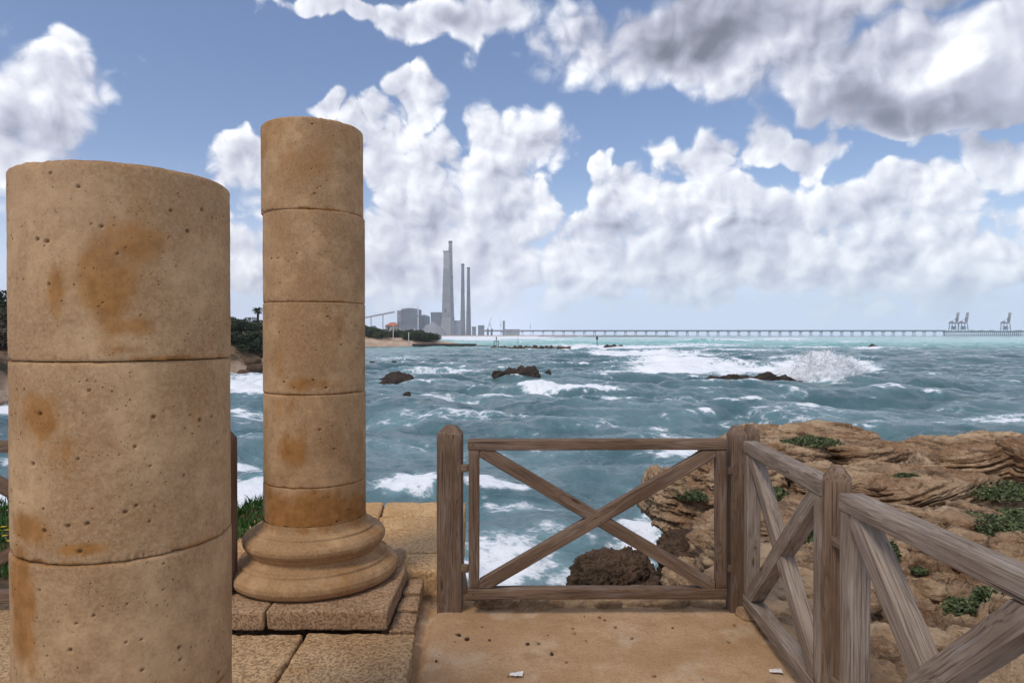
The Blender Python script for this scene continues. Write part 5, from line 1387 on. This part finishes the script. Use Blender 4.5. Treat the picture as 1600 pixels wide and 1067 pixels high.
# ================================================================ the long pier and its cranes
YQ = 2650.0
pier = thing('pier', (pxx(1160, YQ), YQ, SEA), 'very long straight coal pier on piles along the horizon', 'pier')
dz1, dz0 = pz(516.4, YQ), pz(518.0, YQ)
mb = MB(); mb.box(pxx(752, YQ), pxx(1478, YQ), YQ - 5, YQ + 5, dz0, dz1); mb.build('deck', M['steel'], pier)
mb = MB(); mb.box(pxx(752, YQ), pxx(1478, YQ), YQ - 2, YQ + 2, dz1 + .01, dz1 + 1.8); mb.build('conveyor_gallery', M['cladding'], pier)
bent = None
for k in range(45):
    px = 768 + 16.1 * k; x = pxx(px, YQ)
    if bent is None:
        mb = MB()
        mb.box(x - 4.5, x + 4.5, YQ - 6, YQ + 6, dz0 - 2.2, dz0 - .01)
        for s in (-1, 1):
            for t in (-1, 1): mb.bar((x + s * 2.2, YQ + t * 4, dz0 - 2.2), (x + s * 4.2, YQ + t * 5, SEA - 2), 1.0)
        bent = mb.build('pile_bent', M['steel'], pier); bx0 = x
    else:
        c = bent.copy(); COL.objects.link(c); c.parent = pier; c.location.x = x - bx0
berth = thing('unloading_berth', (pxx(1538, YQ), YQ, SEA), 'wide unloading berth on dense piles at the seaward end of the pier', 'berth')
mb = MB(); mb.box(pxx(1476.5, YQ), pxx(1598, YQ), YQ - 16, YQ + 16, pz(519.2, YQ), pz(516.9, YQ)); mb.build('deck', M['steel'], berth)
pl_ = None
for k in range(38):
    x = pxx(1478.5 + 3.15 * k, YQ)
    if pl_ is None:
        mb = MB()
        for t in (-12, 0, 12): mb.bar((x, YQ + t, pz(519.3, YQ)), (x, YQ + t, SEA - 2), 1.5)
        pl_ = mb.build('pile_row', M['steel'], berth); bx1 = x
    else:
        c = pl_.copy(); COL.objects.link(c); c.parent = berth; c.location.x = x - bx1
mb = MB(); mb.box(pxx(1478, YQ), pxx(1597, YQ), YQ - 14, YQ - 13, pz(523.6, YQ), pz(522.9, YQ)); mb.build('waling', M['steel'], berth)
for a, b_ in ((1517, 1521), (1530, 1536), (1546, 1552), (1587, 1596)):
    mb = MB(); mb.box(pxx(a, YQ), pxx(b_, YQ), YQ - 5, YQ + 5, pz(516.9, YQ) + .01, pz(515.9, YQ)); mb.build('deck_cabin', M['cladding'], berth)
M['crane'] = far_mat('crane_red_grey', (.20, .13, .13)); M['crane_blue'] = far_mat('crane_blue_grey', (.10, .11, .16))
def unloader(px, label):
    Y = YQ; x = pxx(px, Y); zd = pz(516.9, Y); s = Y / FPX
    r = thing('ship_unloader', (x, Y, zd), label, 'crane', 'ship unloaders on the pier berth')
    Z = lambda py: pz(py, Y)
    X_ = lambda d: x + d * s
    for (d0, d1) in ((-5.5, -4.0), (6.0, 4.6)):
        for t in (-8, 8):
            mb = MB(); mb.bar((X_(d0), Y + t, zd), (X_(d1), Y + t, Z(505.5)), 2.0); mb.build('leg', M['crane_blue'], r)
    for t in (-8, 8):
        mb = MB(); mb.box(X_(-5.4), X_(6.0), Y + t - .8, Y + t + .8, Z(513.2), Z(512.6)); mb.build('cross_tie', M['crane_blue'], r)
    mb = MB(); mb.add([(X_(-3), Y - 5, Z(509.5)), (X_(3.4), Y - 5, Z(509.5)), (X_(3.4), Y + 5, Z(509.5)), (X_(-3), Y + 5, Z(509.5)), (X_(-.6), Y - 2, Z(515.5)), (X_(1), Y - 2, Z(515.5)), (X_(1), Y + 2, Z(515.5)), (X_(-.6), Y + 2, Z(515.5))],
                      [(3,2,1,0),(4,5,6,7),(0,1,5,4),(1,2,6,5),(2,3,7,6),(3,0,4,7)]); mb.build('hopper', M['crane_blue'], r)
    mb = MB(); mb.box(X_(-6.6), X_(5.2), Y - 5, Y + 5, Z(505.6), Z(503.6)); mb.build('girder', M['crane'], r)
    mb = MB(); mb.prism([(X_(-6.2), Z(503.55)), (X_(-1), Z(503.55)), (X_(-1), Z(501.6)), (X_(-4.6), Z(502.2))], Y - 4, Y + 4); mb.build('machinery_house', M['crane'], r)
    for t in (-4, 4):
        mb = MB(); mb.bar((X_(4.0), Y + t, Z(503.6)), (X_(6.4), Y + t, Z(488.4)), 1.4); mb.bar((X_(5.6), Y + t, Z(503.6)), (X_(7.9), Y + t, Z(488.4)), 1.4)
        for k in range(7):
            f0, f1 = k / 7, (k + 1) / 7; A1 = Vector((X_(4.0 + 2.4 * f0), Y + t, Z(503.6 - 15.2 * f0))); B1 = Vector((X_(5.6 + 2.3 * f1), Y + t, Z(503.6 - 15.2 * f1))); mb.bar(A1, B1, .8)
        mb.build('raised_boom', M['crane'], r)
    mb = MB(); mb.box(X_(3.6), X_(6.2), Y - 3, Y + 3, Z(502), Z(496.5)); mb.build('apex_tower', M['crane'], r)
    mb = MB(); mb.bar((X_(-6), Y, Z(503)), (X_(4.6), Y, Z(496.6)), .7); mb.build('back_stay', M['crane_blue'], r)
unloader(1490, 'leftmost of the three red grey ship unloader cranes on the pier')
unloader(1504.8, 'middle one of the three ship unloader cranes, close beside the leftmost')
unloader(1571, 'rightmost ship unloader crane, standing apart near the end of the pier')
# low sand bar and old breakwater before the pier
def bar_(px0, px1, Y, h, label, mat, name='breakwater', seed=1):
    x0, x1 = pxx(px0, Y), pxx(px1, Y); n = 160
    a, b_ = np.meshgrid(np.linspace(-1, 1, n), np.linspace(-1, 1, 14), indexing='ij'); a = a.ravel(); b_ = b_.ravel()
    z = SEA - 1.2 + (h + 1.2) * np.clip(1.02 - np.abs(a) ** 8, 0, 1) * np.clip(1.1 - b_ ** 2, 0, 1) * (1 + .35 * fbm(np.stack([a * 30, b_ * 2, a * 0], 1), 1, 3, .6, seed))
    return tag(obj(name, np.stack([(x0 + x1) / 2 + a * (x1 - x0) / 2, Y + b_ * 14, z], 1), grid_faces(n, 14), mat, None, True, loc=((x0 + x1) / 2, Y, SEA)), label, 'breakwater')
bar_(905, 1062, 1500, 3.0, 'low grey stone breakwater below the long pier', far_mat('breakwater_stone', (.20, .19, .18)), seed=3)
bar_(838, 905, 1700, 3.2, 'low reddish bank below the landward end of the pier', far_mat('reddish_bank', (.30, .20, .17)), seed=6)

# ================================================================ the air
M['haze'] = bpy.data.materials.new('sea_haze'); M['haze'].use_nodes = True; t = M['haze'].node_tree; t.nodes.clear()
v = t.nodes.new('ShaderNodeVolumePrincipled'); v.inputs['Color'].default_value = (.86, .925, 1.0, 1); v.inputs['Density'].default_value = .00014; v.inputs['Anisotropy'].default_value = .0
mo = t.nodes.new('ShaderNodeOutputMaterial'); t.links.new(v.outputs[0], mo.inputs['Volume'])
mb = MB(); mb.box(-7300, 7300, -120, 7400, -6, 360)
tag(mb.build('haze', M['haze']), kind='stuff')
